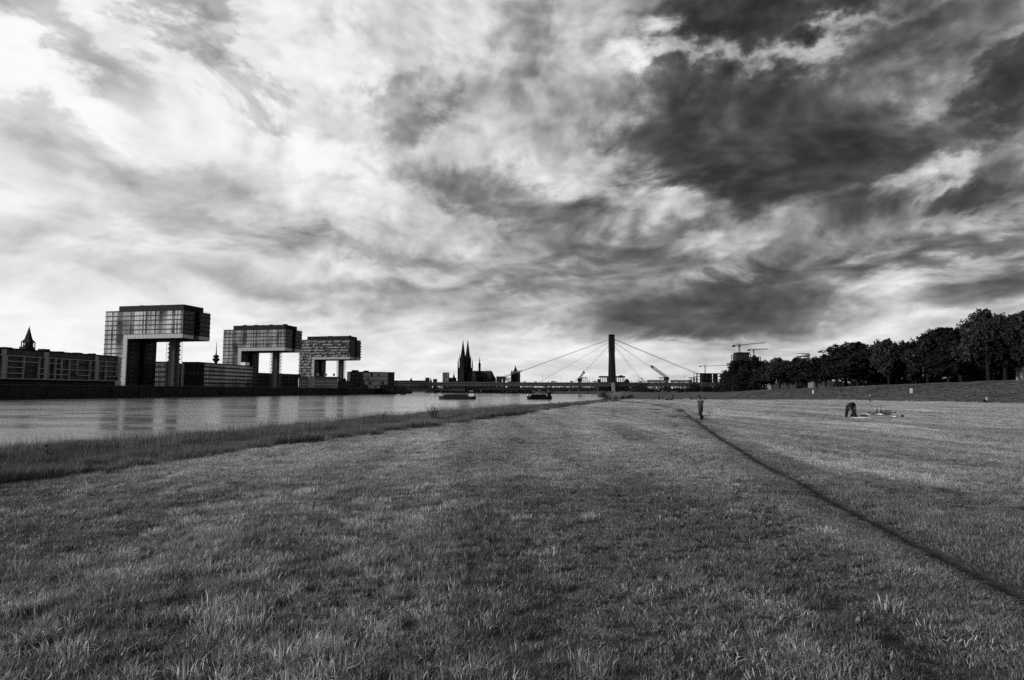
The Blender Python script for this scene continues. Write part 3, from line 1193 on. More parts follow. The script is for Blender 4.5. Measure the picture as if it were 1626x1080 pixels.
MB().lathe((61, 0), [(4.2, nr - 3), (4.4, cz(580)), (5.2, cz(579)), (2.6, cz(577)), (.25, cz(567.5))], 8).build('crossing_spire', 'silhouette_stone', cath)
MB().lathe((112, 0), [(15, 0), (15, ne * .9), (9, ne * 1.05), (8, ne * 1.1), (1, nr * .98)], 8, math.pi / 8).build('apse', 'silhouette_stone', cath)
for xx in range(20, 116, 11):
    for sy in (-1, 1):
        MB().lathe((xx, sy * 22.5), [(1.7, 0), (1.5, ne * .82), (1.7, ne * .86), (.1, ne * 1.08)], 6).build('buttress', 'silhouette_stone', cath)
        MB().bar((xx, sy * 22.5, ne * .78), (xx, sy * 8.4, ne * .94), 1.0, 2.0).build('flying_buttress', 'silhouette_stone', cath)

# ------------------------------------------------------------------ skyline beyond the bridge
def spire_church(label, px, d, ytip, yeave, wpx, turrets=False, body=None, yb=614):
    t = thing('church_tower', label, 'church', (X(px, d), d, 3))
    w = wpx * d / F / 2
    e, tip = Z(px, yeave, d) - 3, Z(px, ytip, d) - 3
    MB().box(-w, w, -w, w, 0, e).build('tower', 'silhouette_stone', t)
    MB().lathe((0, 0), [(w * 1.3, e), (w * .45, e + (tip - e) * .55), (.2, tip)], 4, math.pi / 4).build('spire', 'slate', t)
    if turrets:
        for sx in (-1, 1):
            for sy in (-1, 1):
                MB().lathe((sx * w, sy * w), [(w * .3, 0), (w * .3, e + 2), (.1, e + (tip - e) * .42)], 8).build('turret', 'silhouette_stone', t)
    if body:
        MB().box(w, w + body, -w * .8, w * .8, 0, e * .45).build('nave', 'silhouette_stone', t)
    return t

spire_church('four-turreted church tower just right of the cathedral', 818.5, 1900, 580.5, 593, 11.5, True)
spire_church('small dark church spire left of the cathedral towers', 720.5, 2100, 591, 600, 4.2)
spire_church('lone small spire above the left bridge end', 652.5, 1900, 599, 605, 5)
spire_church('tiny spire beside the flat-roofed tower left of the cathedral', 684, 2000, 599.5, 605, 3.2)
def sky_block(name, label, px0, px1, ytop, d, m='silhouette_stone', st=6, n=6, gm='glass_dark', roof='flat', dep=14):
    return facade_block(name, label, 'building', (X(px0, d), d), (X(px1, d), d), dep, Z(px0, ytop, d) - 3, st, n, m, gm, z0=3, roof=roof, side=False, fill=.5)
sky_block('high_rise', 'tall slab block with banded balconies left of the cathedral', 702.5, 712.5, 591.8, 1850, 'concrete_dark', 14, 3, 'glass_mid')
sky_block('city_block', 'low dark block beside the tall slab left of the cathedral', 712.6, 724, 600, 1860, st=9)
sky_block('city_block', 'flat-roofed dark tower between the two small spires', 675, 681, 600, 1800, st=9, n=3)
sky_block('city_block', 'small dark house right of the tiny spire', 687.5, 693, 602, 1820, st=8, n=3)
sky_block('city_block', 'long low roof line at the left end of the bridge', 626, 676, 604.5, 1500, st=7, n=14)
sky_block('city_block', 'dark roofs at the foot of the cathedral choir', 788, 797, 598, 2050, st=9, n=5)
sky_block('city_block', 'low roofs in front of the cathedral nave', 716, 760, 605, 1700, st=8, n=14)
sky_block('city_block', 'dark hall left of the four-turreted church', 806, 813, 604, 1750, st=8, n=4)

# ------------------------------------------------------------------ road bridge with a single pylon
DB = 900.0
mat('bridge_paint', 0.06, 0.6, 0.12, 0.08)
mat('bridge_light', 0.085, 0.6, 0.12, 0.08)
mat('pylon_paint', 0.007, 0.55, 0.12, 0.1)
mat('pylon_lit_face', 0.16, 0.55, 0.12, 0.1)
br = thing('cable_stayed_bridge', 'long cable-stayed road bridge with one tall pylon across the river', 'bridge', (X(972, DB), DB, 0))
bx = lambda px: X(px, DB) - X(972, DB)
bz = lambda py, px=972: Z(px, py, DB)
ZD = bz(607.6)
MB().box(bx(540), bx(1200), -9, 9, ZD - 1.1, ZD).build('deck', 'bridge_light', br)
g1 = MB()
g1.box(bx(540), bx(1200), -8.2, -7.2, ZD - 5.6, ZD - 1.1)
g1.box(bx(540), bx(1200), 7.2, 8.2, ZD - 5.6, ZD - 1.1)
g1.box(bx(540), bx(1200), -7.1, 7.1, ZD - 4.4, ZD - 4.0)
gir = g1.build('girder', 'bridge_paint', br)
stf = MB()
for x in np.arange(bx(545), bx(1195), 6.0):
    stf.box(x, x + .25, -8.45, -8.2, ZD - 5.5, ZD - 1.15)
stuff(stf.build('stiffeners', 'bridge_paint', gir))
MB().box(bx(540), bx(1200), -8.9, -8.8, ZD + .9, ZD + 1.05).build('handrail', 'dark_metal', br)
rp = MB()
for x in np.arange(bx(545), bx(1195), 4.0):
    rp.box(x, x + .12, -8.9, -8.8, ZD, ZD + .9)
stuff(rp.build('rail_posts', 'dark_metal', br))
# A-shaped pylon: two legs astride the deck that meet near the top
zt_, zb_ = bz(531.8), -1.0
w0, w1 = 5.2, 4.4
for sy in (-1, 1):
    lg = MB()
    y0, ym, y1 = sy * 15.0, sy * 11.0, sy * 2.2
    zj = bz(562)
    def quad(y, z, w, dpt):
        return [(-w, y - dpt, z), (w, y - dpt, z), (w, y + dpt, z), (-w, y + dpt, z)]
    rings = [quad(y0, zb_, 2.9, 2.4), quad(ym, ZD, 3.7, 2.6), quad(sy * 4.2, zj, 3.4, 2.4), quad(y1, zj + 4, 4.1, 2.1), quad(y1, zt_, 3.9, 2.1)]
    vs = [p for r_ in rings for p in r_]
    fs = []
    for k in range(4):
        for i in range(4):
            j = (i + 1) % 4
            fs.append((k * 4 + i, k * 4 + j, k * 4 + 4 + j, k * 4 + 4 + i))
    fs += [(3, 2, 1, 0), (16, 17, 18, 19)]
    lg.add(vs, fs)
    leg = lg.build('pylon_leg', 'pylon_paint', br)
    MB().box(-4.2, 4.2, sy * 15 - 3.4, sy * 15 + 3.4, -5, 1.0).build('leg_foot', 'concrete', leg)
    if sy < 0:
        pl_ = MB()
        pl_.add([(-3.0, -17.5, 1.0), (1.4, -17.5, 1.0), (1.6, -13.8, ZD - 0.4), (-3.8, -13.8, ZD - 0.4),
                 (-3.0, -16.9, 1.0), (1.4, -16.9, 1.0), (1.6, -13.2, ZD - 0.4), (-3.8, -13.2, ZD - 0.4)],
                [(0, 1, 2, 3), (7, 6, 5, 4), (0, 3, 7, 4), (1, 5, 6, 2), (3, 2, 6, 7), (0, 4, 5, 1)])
        pl_.build('lit_face_panel', 'pylon_lit_face', leg)  # paler sheet that paints the sunlit face of the near leg
lad = MB()
for z in np.arange(ZD + 3, bz(560), 2.0):
    t_ = (z - ZD) / (bz(562) - ZD)
    yy = -11 + 6.8 * t_
    lad.box(-4.8, -3.5, yy - .5, yy + .5, z, z + .4)
stuff(lad.build('ladder_rungs', 'pylon_paint', br))
MB().box(-3.8, 3.8, -4.3, 4.3, bz(533.5), zt_ + .3).build('pylon_head', 'pylon_paint', br)
# stays, one pair per side and level
for (zp, pxe) in ((539, 780), (543.6, 856), (549, 912), (539, 1142), (544, 1070), (549, 1022)):
    s = -1 if pxe < 972 else 1
    for yy in (-1.6, 1.6):
        wdt = 0.48 if zp < 541 else (0.28 if zp < 546 else 0.22)
        MB().bar((s * 3.8, yy, bz(zp)), (bx(pxe), yy * 4.6, ZD + .2), wdt, wdt, 6).build('stay_cable', 'dark_metal', br)
# river piers and abutment
for px in (640, 1010, 1060, 1110, 1160):
    MB().box(bx(px) - 2.5, bx(px) + 2.5, -8, 8, -6, ZD - 5.6).build('pier', 'concrete_dark', br)
MB().box(bx(540), bx(628), -11, 11, -2, ZD - 5.7).build('abutment', 'concrete_dark', br)

# lamp posts on the bridge
lamp_px = [862, 871, 892, 901, 937, 942, 1009, 1014, 1089, 1117]
lm = None
ORD = ['first', 'second', 'third', 'fourth', 'fifth', 'sixth', 'seventh', 'eighth', 'ninth', 'tenth', 'eleventh', 'twelfth', 'thirteenth',
       'fourteenth', 'fifteenth', 'sixteenth', 'seventeenth', 'eighteenth', 'nineteenth', 'twentieth']
def ordw(i):
    tens = {2: 'twenty', 3: 'thirty', 4: 'forty', 5: 'fifty'}
    tenth = {2: 'twentieth', 3: 'thirtieth', 4: 'fortieth', 5: 'fiftieth'}
    n = i + 1
    if n <= 20:
        return ORD[i]
    return tenth[n // 10] if n % 10 == 0 else tens[n // 10] + '-' + ORD[n % 10 - 1]
for i, px in enumerate(lamp_px):
    if lm is None:
        lm = thing('lamp_post', '', 'lamp post', (0, 0, 0), 0, 'lamp posts on the bridge')
        MB().bar((0, 0, 0), (0, 0, 9.5), .32, .32, 6, .2).build('post', 'steel_grey', lm)
        MB().bar((0, 0, 9.5), (1.6, 0, 9.9), .16).build('arm', 'steel_grey', lm)
        MB().box(1.3, 2.3, -.2, .2, 9.75, 10.0).build('lamp_head', 'steel_grey', lm)
        o = lm
    else:
        o = copy_tree(lm)
    o.location = (X(px, DB), DB + 8.4, ZD)
    o['label'] = 'thin lamp post on the bridge, %s from the left' % ordw(i)

# trams and traffic on the bridge
mat('tram_paint', 0.05, 0.4, 0.1, 0.2)
def tram(label, px0, px1, yoff):
    t = thing('tram', label, 'tram', (X(px0, DB), DB + yoff, ZD + .02), 0, 'trams on the bridge')
    Lt = X(px1, DB) - X(px0, DB)
    n = max(2, int(round(Lt / 14)))
    cl = Lt / n
    for k in range(n):
        b_ = MB().box(k * cl + .25, (k + 1) * cl - .25, -1.3, 1.3, .5, 3.3).build('car_body', 'tram_paint', t)
        w_ = MB()
        m_ = int((cl - 1.5) / 1.5)
        for q in range(m_):
            w_.box(k * cl + .9 + q * 1.5, k * cl + 2.1 + q * 1.5, -1.36, -1.25, 1.5, 2.6)
        stuff(w_.build('windows', 'glass_mid', b_))
        MB().box(k * cl + .5, (k + 1) * cl - .5, -1.0, 1.0, 3.3, 3.65).build('roof_gear', 'roof_dark', b_)
        wh = MB()
        for q in (2.0, 3.8, cl - 3.8, cl - 2.0):
            wh.box(k * cl + q - .35, k * cl + q + .35, -1.1, 1.1, 0, .7)
        stuff(wh.build('bogies', 'black_clad', b_))
    return t
tram('dark tram on the bridge, the one nearer the pylon', 1027, 1060.5, -3)
tram('dark tram on the bridge, the one nearer the unfinished building', 1064, 1098, -3)
mat('car_dark', 0.02, 0.3)
mat('car_light', 0.35, 0.3)
def car(label, px, m, van=False):
    t = thing('car', label, 'car', (X(px, DB), DB - 6.5, ZD + .02), 0, 'cars crossing the bridge')
    h = 2.0 if van else 1.0
    b_ = MB()
    b_.box(-2.1, 2.1, -.9, .9, .3, h if van else .95)
    b_.build('body', m, t)
    if not van:
        c_ = MB()
        c_.add([(-1.3, -.8, .95), (1.5, -.8, .95), (1.5, .8, .95), (-1.3, .8, .95), (-.8, -.7, 1.5), (.8, -.7, 1.5), (.8, .7, 1.5), (-.8, .7, 1.5)],
               [(3, 2, 1, 0), (4, 5, 6, 7), (0, 1, 5, 4), (1, 2, 6, 5), (2, 3, 7, 6), (3, 0, 4, 7)])
        c_.build('cabin', 'glass_dark', t)
    for q in (-1.3, 1.3):
        MB().lathe((q, 0), [(.33, -.05), (.33, .05)], 10).build('wheel', 'black_clad', t).rotation_euler = (0, 0, 0)
    for ch in t.children:
        if ch.name.startswith('wheel'):
            ch.rotation_euler = (R(90), 0, 0)
            ch.location = (0, -.86, .33)
    return t
for (px, m, lb, v) in ((833, 'car_dark', 'dark car just right of the four-turreted church', 0), (850, 'car_dark', 'dark car above the left stay anchor', 0), (877, 'car_dark', 'dark van left of the small boom crane', 1),
                       (882, 'car_dark', 'dark car tailing the van left of the small boom crane', 0), (907, 'car_dark', 'tall dark van beneath the left boom crane', 1), (934, 'car_light', 'pale car between left boom crane and pavilion', 0), (944, 'car_dark', 'dark van left of the pavilion by the pylon', 1)):
    car(lb + ' on the bridge', px, m, bool(v))

# flat-roofed pavilion behind the pylon
pv = thing('pavilion', 'flat-roofed columned pavilion on the bridge right behind the pylon', 'building', (X(952, 940), 940, ZD - 2))
pz = lambda py: Z(972, py, 940) - ZD + 2
pX = lambda px: X(px, 940) - X(952, 940)
MB().box(pX(953), pX(993), 0, 16, pz(599.4), pz(597.2)).build('roof', 'black_clad', pv)
MB().box(pX(950.5), pX(1000), 1, 18, -10, pz(606.5)).build('base', 'black_clad', pv)
for px in (954, 957.5, 961, 964.5, 979.5, 983, 986, 989.5, 991.5):
    MB().box(pX(px) - .45, pX(px) + .45, 1, 2, pz(606.5), pz(599.4)).build('column', 'black_clad', pv)
MB().box(pX(966), pX(978), 3, 14, pz(606.5), pz(599.4)).build('core', 'black_clad', pv)
MB().box(pX(950.5), pX(953.8), 2, 12, pz(606.5), pz(602)).build('side_block', 'black_clad', pv)
MB().box(pX(985), pX(990), 3, 10, pz(597.2), pz(595.8)).build('roof_hut', 'black_clad', pv)
MB().gable(pX(993), pX(1001), 2, 12, pz(606.5), pz(601.5), 'x', 2.5).build('side_roof', 'black_clad', pv)

# harbour boom cranes behind the bridge
mat('crane_pale', 0.30, 0.6, 0.15, 0.3)
def lattice(mb, a, b, w, n, t=.28):
    a, b = Vector(a), Vector(b)
    d = (b - a).normalized()
    s = d.cross(Vector((0, 1, 0)))
    s = s.normalized() * w / 2
    e = Vector((0, w / 2, 0))
    pts = []
    for k in range(n + 1):
        p = a.lerp(b, k / n)
        pts.append([p + s + e, p + s - e, p - s - e, p - s + e])
    for k in range(n):
        for i in range(4):
            mb.bar(pts[k][i], pts[k + 1][i], t)
            mb.bar(pts[k][i], pts[k + 1][(i + 1) % 4], t * .7)
            mb.bar(pts[k][i], pts[k][(i + 1) % 4], t * .7)
    return mb
def boom_crane(label, d, base_px, foot_py, tip_px, tip_py, wid, frame=None, col_m='steel_grey'):
    t = thing('boom_crane', label, 'crane', (X(base_px, d), d, 3), 0, 'harbour boom cranes')
    q = lambda px, py: Vector((X(px, d) - X(base_px, d), 0, Z(px, py, d) - 3))
    f = q(base_px, foot_py)
    MB().box(-wid * .9, wid * .9, -wid * .9, wid * .9, 0, f.z - wid * 1.2).build('tower', 'concrete_dark', t)
    MB().box(-wid * 1.2, wid * 1.2, -wid, wid, f.z - wid * 1.2, f.z + wid * .5).build('cab', 'concrete_dark', t)
    lattice(MB(), f + Vector((0, 0, wid * .4)), q(tip_px, tip_py), wid, 7, wid * .16).build('boom', col_m, t)
    MB().bar(q(tip_px, tip_py) - Vector((.6, 0, .6)), q(tip_px, tip_py) + Vector((.5, 0, .5)), wid * 1.5).build('boom_head', 'concrete_dark', t)
    if frame:
        a, b = frame
        fr = MB()
        za = q(a, 599.2).z
        fr.box(q(a, 0).x, q(b, 0).x, -1, 1, za - 1.0, za)
        for k in range(5):
            xx = q(a + (b - a) * k / 4, 0).x
            fr.box(xx - .3, xx + .3, -.5, .5, 4, za - 1.0)
        stuff(fr.build('gantry_frame', 'steel_grey', t))
    return t
boom_crane('small boom crane on the bridge line left of the pylon', 940, 920.5, 602, 927.5, 591, 2.6, (922, 932.5))
boom_crane('long boom crane right of the pylon leaning left', 940, 1058.5, 600, 1035.5, 582, 2.8, (1047.5, 1057))
wc = boom_crane('pale flat-lying boom crane in front of the four-turreted church', 1500, 800, 599, 828, 588.8, 3.6, None, 'crane_pale')
MB().box(X(798, 1500) - X(800, 1500), X(811, 1500) - X(800, 1500), -2, 2, Z(800, 605.5, 1500) - 3, Z(800, 599.5, 1500) - 3).build('hoarding', 'white_paint', wc)

# ------------------------------------------------------------------ second, low bridge and the bank beyond
lb = thing('low_bridge', 'low dark arched bridge seen under the road bridge', 'bridge', (X(900, 1180), 1180, 0))
lx = lambda px: X(px, 1180) - X(900, 1180)
lz = lambda py: Z(900, py, 1180)
n = 40
top_, bot_ = [], []
for k in range(n + 1):
    px = 760 + (1010 - 760) * k / n
    u = (px - 880) / 110.0
    top_.append((lx(px), lz(615.5 + .7 * u * u)))
    ar = (abs((px - 880) % 130 - 65) / 65.0)
    bot_.append((lx(px), lz(619.0 + 5 * ((px - 815) / 65.0 if False else 0) + (3.5 if ar > .92 else 1.2 * (1 - ar)))))
vs = []
for (a, b) in zip(top_, bot_):
    vs += [(a[0], 0, a[1]), (b[0], 0, b[1]), (b[0], 10, b[1]), (a[0], 10, a[1])]
fs = []
for k in range(n):
    for i in range(4):
        j = (i + 1) % 4
        fs.append((k * 4 + i, k * 4 + 4 + i, k * 4 + 4 + j, k * 4 + j))
MB().add(vs, fs).build('deck', 'concrete_dark', lb)
for px in (805, 870, 935):
    MB().box(lx(px) - 3, lx(px) + 3, 1, 9, -6, lz(620.5)).build('pier', 'concrete_dark', lb)
for (px0, px1, ya, d, lbl, m) in ((690, 712, 618, 1010, 'low grey hall under the left part of the bridge', 'concrete_dark'), (712, 737, 617, 1040, 'grey shed with dark doors under the bridge', 'mid_clad'),
                                  (640, 686, 617.5, 960, 'long grey building beneath the left bridge end', 'concrete_dark')):
    facade_block('river_shed', lbl, 'building', (X(px0, d), d), (X(px1, d), d), 12, Z(px0, ya, d) - 2, 2, 8, m, 'glass_dark', z0=2, side=False)

# ------------------------------------------------------------------ construction sites on the right
def skeleton(name, label, px0, px1, ytop, d, nst, nb, zbase=2, dep=16, group=None):
    t = thing(name, label, 'building', (X(px0, d), d, zbase), 0, group)
    W_ = X(px1, d) - X(px0, d)
    H_ = Z(px0, ytop, d) - zbase
    sh = H_ / nst
    for k in range(1, nst + 1):
        MB().box(-.4, W_ + .4, 0, dep, k * sh - .45, k * sh).build('floor_slab', 'concrete_dark', t)
    for i in range(nb + 1):
        x_ = W_ * i / nb
        MB().box(x_ - .35, x_ + .35, .3, 1.0, 0, H_ - .5).build('column', 'concrete_dark', t)
        MB().box(x_ - .35, x_ + .35, dep - 1, dep - .3, 0, H_ - .5).build('column', 'concrete_dark', t)
    return t, W_, H_
s1, W_, H_ = skeleton('building_shell', 'open concrete frame of an unfinished building at the right bridge end', 1107, 1156, 592.6, 960, 6, 9)
for a, b in ((.17, .36), (.43, .52), (.60, .70)):
    MB().box(W_ * a, W_ * b, 3, 12, 0, H_ - .3).build('core', 'concrete_dark', s1)
s1b, W2, H2 = skeleton('building_shell', 'lower concrete frame beside the unfinished building by the bridge', 1099, 1106, 599, 955, 3, 3)
s2, W3, H3 = skeleton('tower_shell', 'unfinished tower block rising behind the trees, left of the pair', 1170.5, 1194, 562.5, 800, 20, 8, 2, 18)
MB().box(1.2, W3 - 1.2, 3, 15, 0, H3 - 1).build('core', 'concrete_dark', s2)
MB().box(2, W3 - .5, 2, 16, H3, H3 + 2.6).build('top_form', 'roof_dark', s2)
sc_ = MB()
for x in np.arange(0, W3, 2.6):
    sc_.box(x, x + .2, -1, -.8, 0, H3 - 1)
for z in np.arange(2, H3, 2.9):
    sc_.box(0, W3, -1, -.8, z, z + .2)
stuff(sc_.build('scaffold', 'steel_grey', s2))
s3, W4, H4 = skeleton('tower_shell', 'shorter unfinished tower block behind the trees, right of the pair', 1196, 1209.5, 566.5, 820, 18, 5, 2, 16)
MB().box(1.0, W4 - 1, 3, 13, 0, H4 - 1).build('core', 'concrete_dark', s3)
MB().box(3, 6, 3, 7, H4, H4 + 2.2).build('top_form', 'roof_dark', s3)

def tower_crane(label, px, d, ymast, yjib_l, pxl, pxr, yjib_r, w, apex=True):
    t = thing('tower_crane', label, 'crane', (X(px, d), d, 2), 0, 'tower cranes')
    q = lambda a, b: Vector((X(a, d) - X(px, d), 0, Z(a, b, d) - 2))
    yj = yjib_l + (yjib_r - yjib_l) * (px - pxl) / (pxr - pxl)
    top = q(px, ymast)
    jz = q(px, yj)
    nn = max(6, int(jz.z / (w * 2)))
    stuff(lattice(MB(), (0, 0, 0), (0, 0, jz.z), w, nn, w * .16).build('mast', 'steel_grey', t))
    lattice(MB(), jz, q(pxr, yjib_r), w * .8, 14, w * .15).build('jib', 'steel_grey', t)
    lattice(MB(), jz, q(pxl, yjib_l), w * .8, 5, w * .17).build('counter_jib', 'steel_grey', t)
    e = q(pxl, yjib_l)
    MB().box(e.x - .2, e.x + w * 1.8, -w * .5, w * .5, e.z - w * 1.1, e.z + .3).build('counterweight', 'concrete_dark', t)
    MB().box(-w * .55, w * .55, -w * .9, w * .2, jz.z - w * 1.6, jz.z - w * .4).build('cab', 'concrete_dark', t)
    if apex:
        MB().bar(jz, top, w * .5, w * .5, 4, w * .15).build('apex', 'steel_grey', t)
        ti = MB()
        ti.bar(top, e + Vector((w, 0, w * .4)), w * .09)
        ti.bar(top, jz.lerp(q(pxr, yjib_r), .55) + Vector((0, 0, w * .4)), w * .09)
        ti.build('tie', 'dark_metal', t)
    return t
tower_crane('tallest tower crane, standing over the unfinished tower', 1176, 830, 542, 549, 1165, 1217, 544.2, 1.7)
tower_crane('smaller tower crane right of the unfinished tower', 1198.5, 850, 553, 555.5, 1189.5, 1221.5, 554.2, 1.4, False)
tower_crane('faint tower crane above the concrete frame by the bridge', 1120.5, 985, 576.5, 581.5, 1111.5, 1157, 580.3, 1.2)

# round banded building above the trees
mat('round_clad', 0.42, 0.5, 0.1, 0.2)
rb2 = thing('round_tower', 'pale round banded tower block above the tree tops', 'building', (X(1277, 700), 700, 2))
rz_ = lambda py: Z(1277, py, 700) - 2
rad = 10.3 * .7
MB().lathe((0, 0), [(rad * .94, 0), (rad * .94, rz_(562.5))], 32).build('wall', 'glass_dark', rb2, True)
for k in range(10):
    zz = rz_(563) - k * 3.1
    MB().lathe((0, 0), [(rad, zz - 1.8), (rad, zz)], 32).build('floor_band', 'round_clad', rb2, True)
MB().lathe((0, 0), [(rad * .98, rz_(562.6)), (rad * .98, rz_(561.8))], 32).build('roof', 'roof_dark', rb2)

# ------------------------------------------------------------------ barges
mat('hull', 0.006, 0.5, 0.2, 0.2)
mat('cabin_white', 0.34, 0.5, 0.1, 0.4)
def barge(label, px0, px1, d, az_deg, Lb, flip=False, dark_house=False):
    """hull of length Lb lying along heading az_deg"""
    pxm = (px0 + px1) / 2
    t = thing('barge', label, 'barge', (X(pxm, d), d, WATER), -R(az_deg), 'barges on the river')
    hw, hs = Lb * .075, 1
    out = []
    n = 14
    for k in range(n + 1):
        u = -1 + 2 * k / n
        w = hw * (1 - max(0, (u - .72) / .28) ** 2 * .9) * (1 - max(0, (-u - .85) / .15) ** 2 * .45)
        sheer = .45 * max(0, (u - .6) / .4) ** 2
        out.append((u * Lb / 2, w, sheer))
    HB = 1.75
    vs, fs = [], []
    for (x_, w, s_) in out:
        vs += [(x_ * .97, -w * .85, -.6), (x_, -w, HB + s_), (x_, w, HB + s_), (x_ * .97, w * .85, -.6)]
    for k in range(n):
        for i in range(4):
            j = (i + 1) % 4
            fs.append((k * 4 + i, k * 4 + 4 + i, k * 4 + 4 + j, k * 4 + j))
    fs += [(0, 1, 2, 3), (n * 4 + 3, n * 4 + 2, n * 4 + 1, n * 4)]
    MB().add(vs, fs).build('hull', 'hull', t)
    MB().box(-Lb * .27, Lb * .34, -hw * .78, hw * .78, HB, HB + .9).build('hold_coaming', 'hull', t)
    hc = MB()
    for k in range(9):
        x0_ = -Lb * .26 + k * Lb * .066
        hc.box(x0_, x0_ + Lb * .058, -hw * .72, hw * .72, HB + .9, HB + 1.15 + .1 * (k % 2))
    stuff(hc.build('hatch_covers', 'black_clad', t))
    ho = MB().box(-Lb * .46, -Lb * .33, -hw * .7, hw * .7, HB, HB + 1.7).build('deckhouse', 'hull' if dark_house else 'cabin_white', t)
    wh_ = MB().box(-Lb * .42, -Lb * .35, -hw * .5, hw * .5, HB + 1.7, HB + 3.1).build('wheelhouse', 'glass_dark', t)
    MB().box(-Lb * .43, -Lb * .34, -hw * .56, hw * .56, HB + 3.1, HB + 3.3).build('roof', 'cabin_white', wh_)
    MB().bar((Lb * .44, 0, HB), (Lb * .44, 0, HB + 3), .16).build('bow_mast', 'steel_grey', t)
    MB().box(Lb * .40, Lb * .47, -.9, .9, HB + .3, HB + 1.1).build('winch', 'cabin_white', t)
    return t
b1 = barge('long dark barge with white wheelhouse near the bridge', 697, 755, 372, 20, 23, False)
b1.rotation_euler.z = R(180 - 14)
b2 = barge('shorter dark barge right of the long one', 837, 876, 378, 30, 15.5, False, True)
b2.rotation_euler.z = R(180 + 14)
MB().bar((-3, 0, 2.9), (3.6, 0, 4.6), .25).build('derrick', 'cabin_white', b2)

# ------------------------------------------------------------------ trees
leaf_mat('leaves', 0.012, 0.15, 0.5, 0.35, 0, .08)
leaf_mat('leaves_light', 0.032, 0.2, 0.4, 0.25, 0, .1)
mat('bark', 0.006, 0.9, 0.3, 1.5, 0.6)


def quads_mesh(name, cen, ax, bx_):
    """leaf quads: centre, half-axis a, half-axis b (each (n,3))"""
    n = len(cen)
    v = np.empty((n, 4, 3), np.float32)
    v[:, 0] = cen - ax
    v[:, 1] = cen + bx_
    v[:, 2] = cen + ax
    v[:, 3] = cen - bx_
    me = bpy.data.meshes.new(name)
    me.vertices.add(n * 4)
    me.vertices.foreach_set('co', v.ravel())
    me.loops.add(n * 4)
    me.loops.foreach_set('vertex_index', np.arange(n * 4, dtype=np.int32))
    me.polygons.add(n)
    me.polygons.foreach_set('loop_start', np.arange(0, n * 4, 4, dtype=np.int32))
    me.update(calc_edges=True)
    return me


def rdir(r_, n):
    d = r_.normal(size=(n, 3))
    return d / np.linalg.norm(d, axis=1, keepdims=True)


def tree_meshes(seed, H=18.0, trunk_h=0.22, rx=0.30, leaf=0.30, nleaf=6500, bushy=False):
    r_ = np.random.default_rng(seed)
    # big lobes of the crown
    lobes = []
    nl = 12
    zc = H * (0.60 if not bushy else 0.5)
    rz_ = H * (0.40 if not bushy else 0.5)
    for k in range(nl):
        a = r_.uniform(0, 6.28)
        q = r_.uniform(0.25, 0.75)
        zz = r_.uniform(-0.85, 0.62)
        prof = math.sqrt(max(0.1, 1 - (zz * .9) ** 2))
        lobes.append((np.array([math.cos(a) * q * rx * H * prof, math.sin(a) * q * rx * H * prof, zc + zz * rz_]),
                      H * r_.uniform(0.13, 0.20)))
    lobes.append((np.array([0, 0, zc + rz_ * .70]), H * .12))
    lobes.append((np.array([0, 0, zc]), H * .20))
    # twig clumps on and in the lobes
    cl = []
    for c, R0 in lobes:
        m = int(26 * (R0 / (H * .14)) ** 2)
        d = rdir(r_, m)
        rad = R0 * r_.uniform(0.45, 1.12, (m, 1)) ** 0.7
        p = c + d * rad * np.array([1.15, 1.15, 0.9])
        for i in range(m):
            cl.append((p[i], H * r_.uniform(.022, .052)))
    per = max(10, nleaf // len(cl))
    cen, A_, B_ = [], [], []
    for c, cr_ in cl:
        m = int(per * r_.uniform(.6, 1.4))
        d = rdir(r_, m)
        p = c + d * cr_ * (r_.uniform(0, 1, (m, 1)) ** .5)
        cen.append(p)
        a = rdir(r_, m)
        b = np.cross(a, rdir(r_, m))
        b /= np.linalg.norm(b, axis=1, keepdims=True) + 1e-6
        s = leaf * r_.uniform(.55, 1.25, (m, 1))
        A_.append(a * s)
        B_.append(b * s * .6)
    # larger inner leaves that close the heart of each lobe
    for c, R0 in lobes:
        m = 130
        cen.append(c + rdir(r_, m) * R0 * .8 * (r_.uniform(0, 1, (m, 1)) ** .6))
        a = rdir(r_, m)
        b = np.cross(a, rdir(r_, m))
        b /= np.linalg.norm(b, axis=1, keepdims=True) + 1e-6
        A_.append(a * leaf * 2.6)
        B_.append(b * leaf * 1.9)
    cen, A_, B_ = np.concatenate(cen), np.concatenate(A_), np.concatenate(B_)
    keep = cen[:, 2] > H * (0.10 if not bushy else 0.01)
    crown = quads_mesh('crown', cen[keep], A_[keep], B_[keep])
    # trunk and limbs
    mb = MB()
    th = H * trunk_h
    tw = H * .022
    mb.lathe((0, 0), [(tw * 1.6, -.4), (tw * 1.1, .5), (tw, th), (tw * .7, th + H * .2), (tw * .3, H * .8)], 8)
    for c, R0 in lobes:
        z0 = th + r_.uniform(0, .25) * H
        z0 = min(z0, c[2] - .5)
        mb.bar((0, 0, max(th * .8, z0)), tuple(c), tw * .9, tw * .9, 5, tw * .3)
        for k in range(3):
            e = c + rdir(r_, 1)[0] * R0 * .9
            mb.bar(tuple(c), tuple(e), tw * .32, tw * .32, 4, tw * .1)
    trunk = bpy.data.meshes.new('trunk')
    trunk.from_pydata(mb.v, [], mb.f)
    trunk.update()
    return trunk, crown, H


TREES = [tree_meshes(s, 18.0, [.22, .2, .25, .18, .22, .2][s % 6], [.30, .34, .27, .32, .36, .29][s % 6], .27, 13000) for s in range(6)]


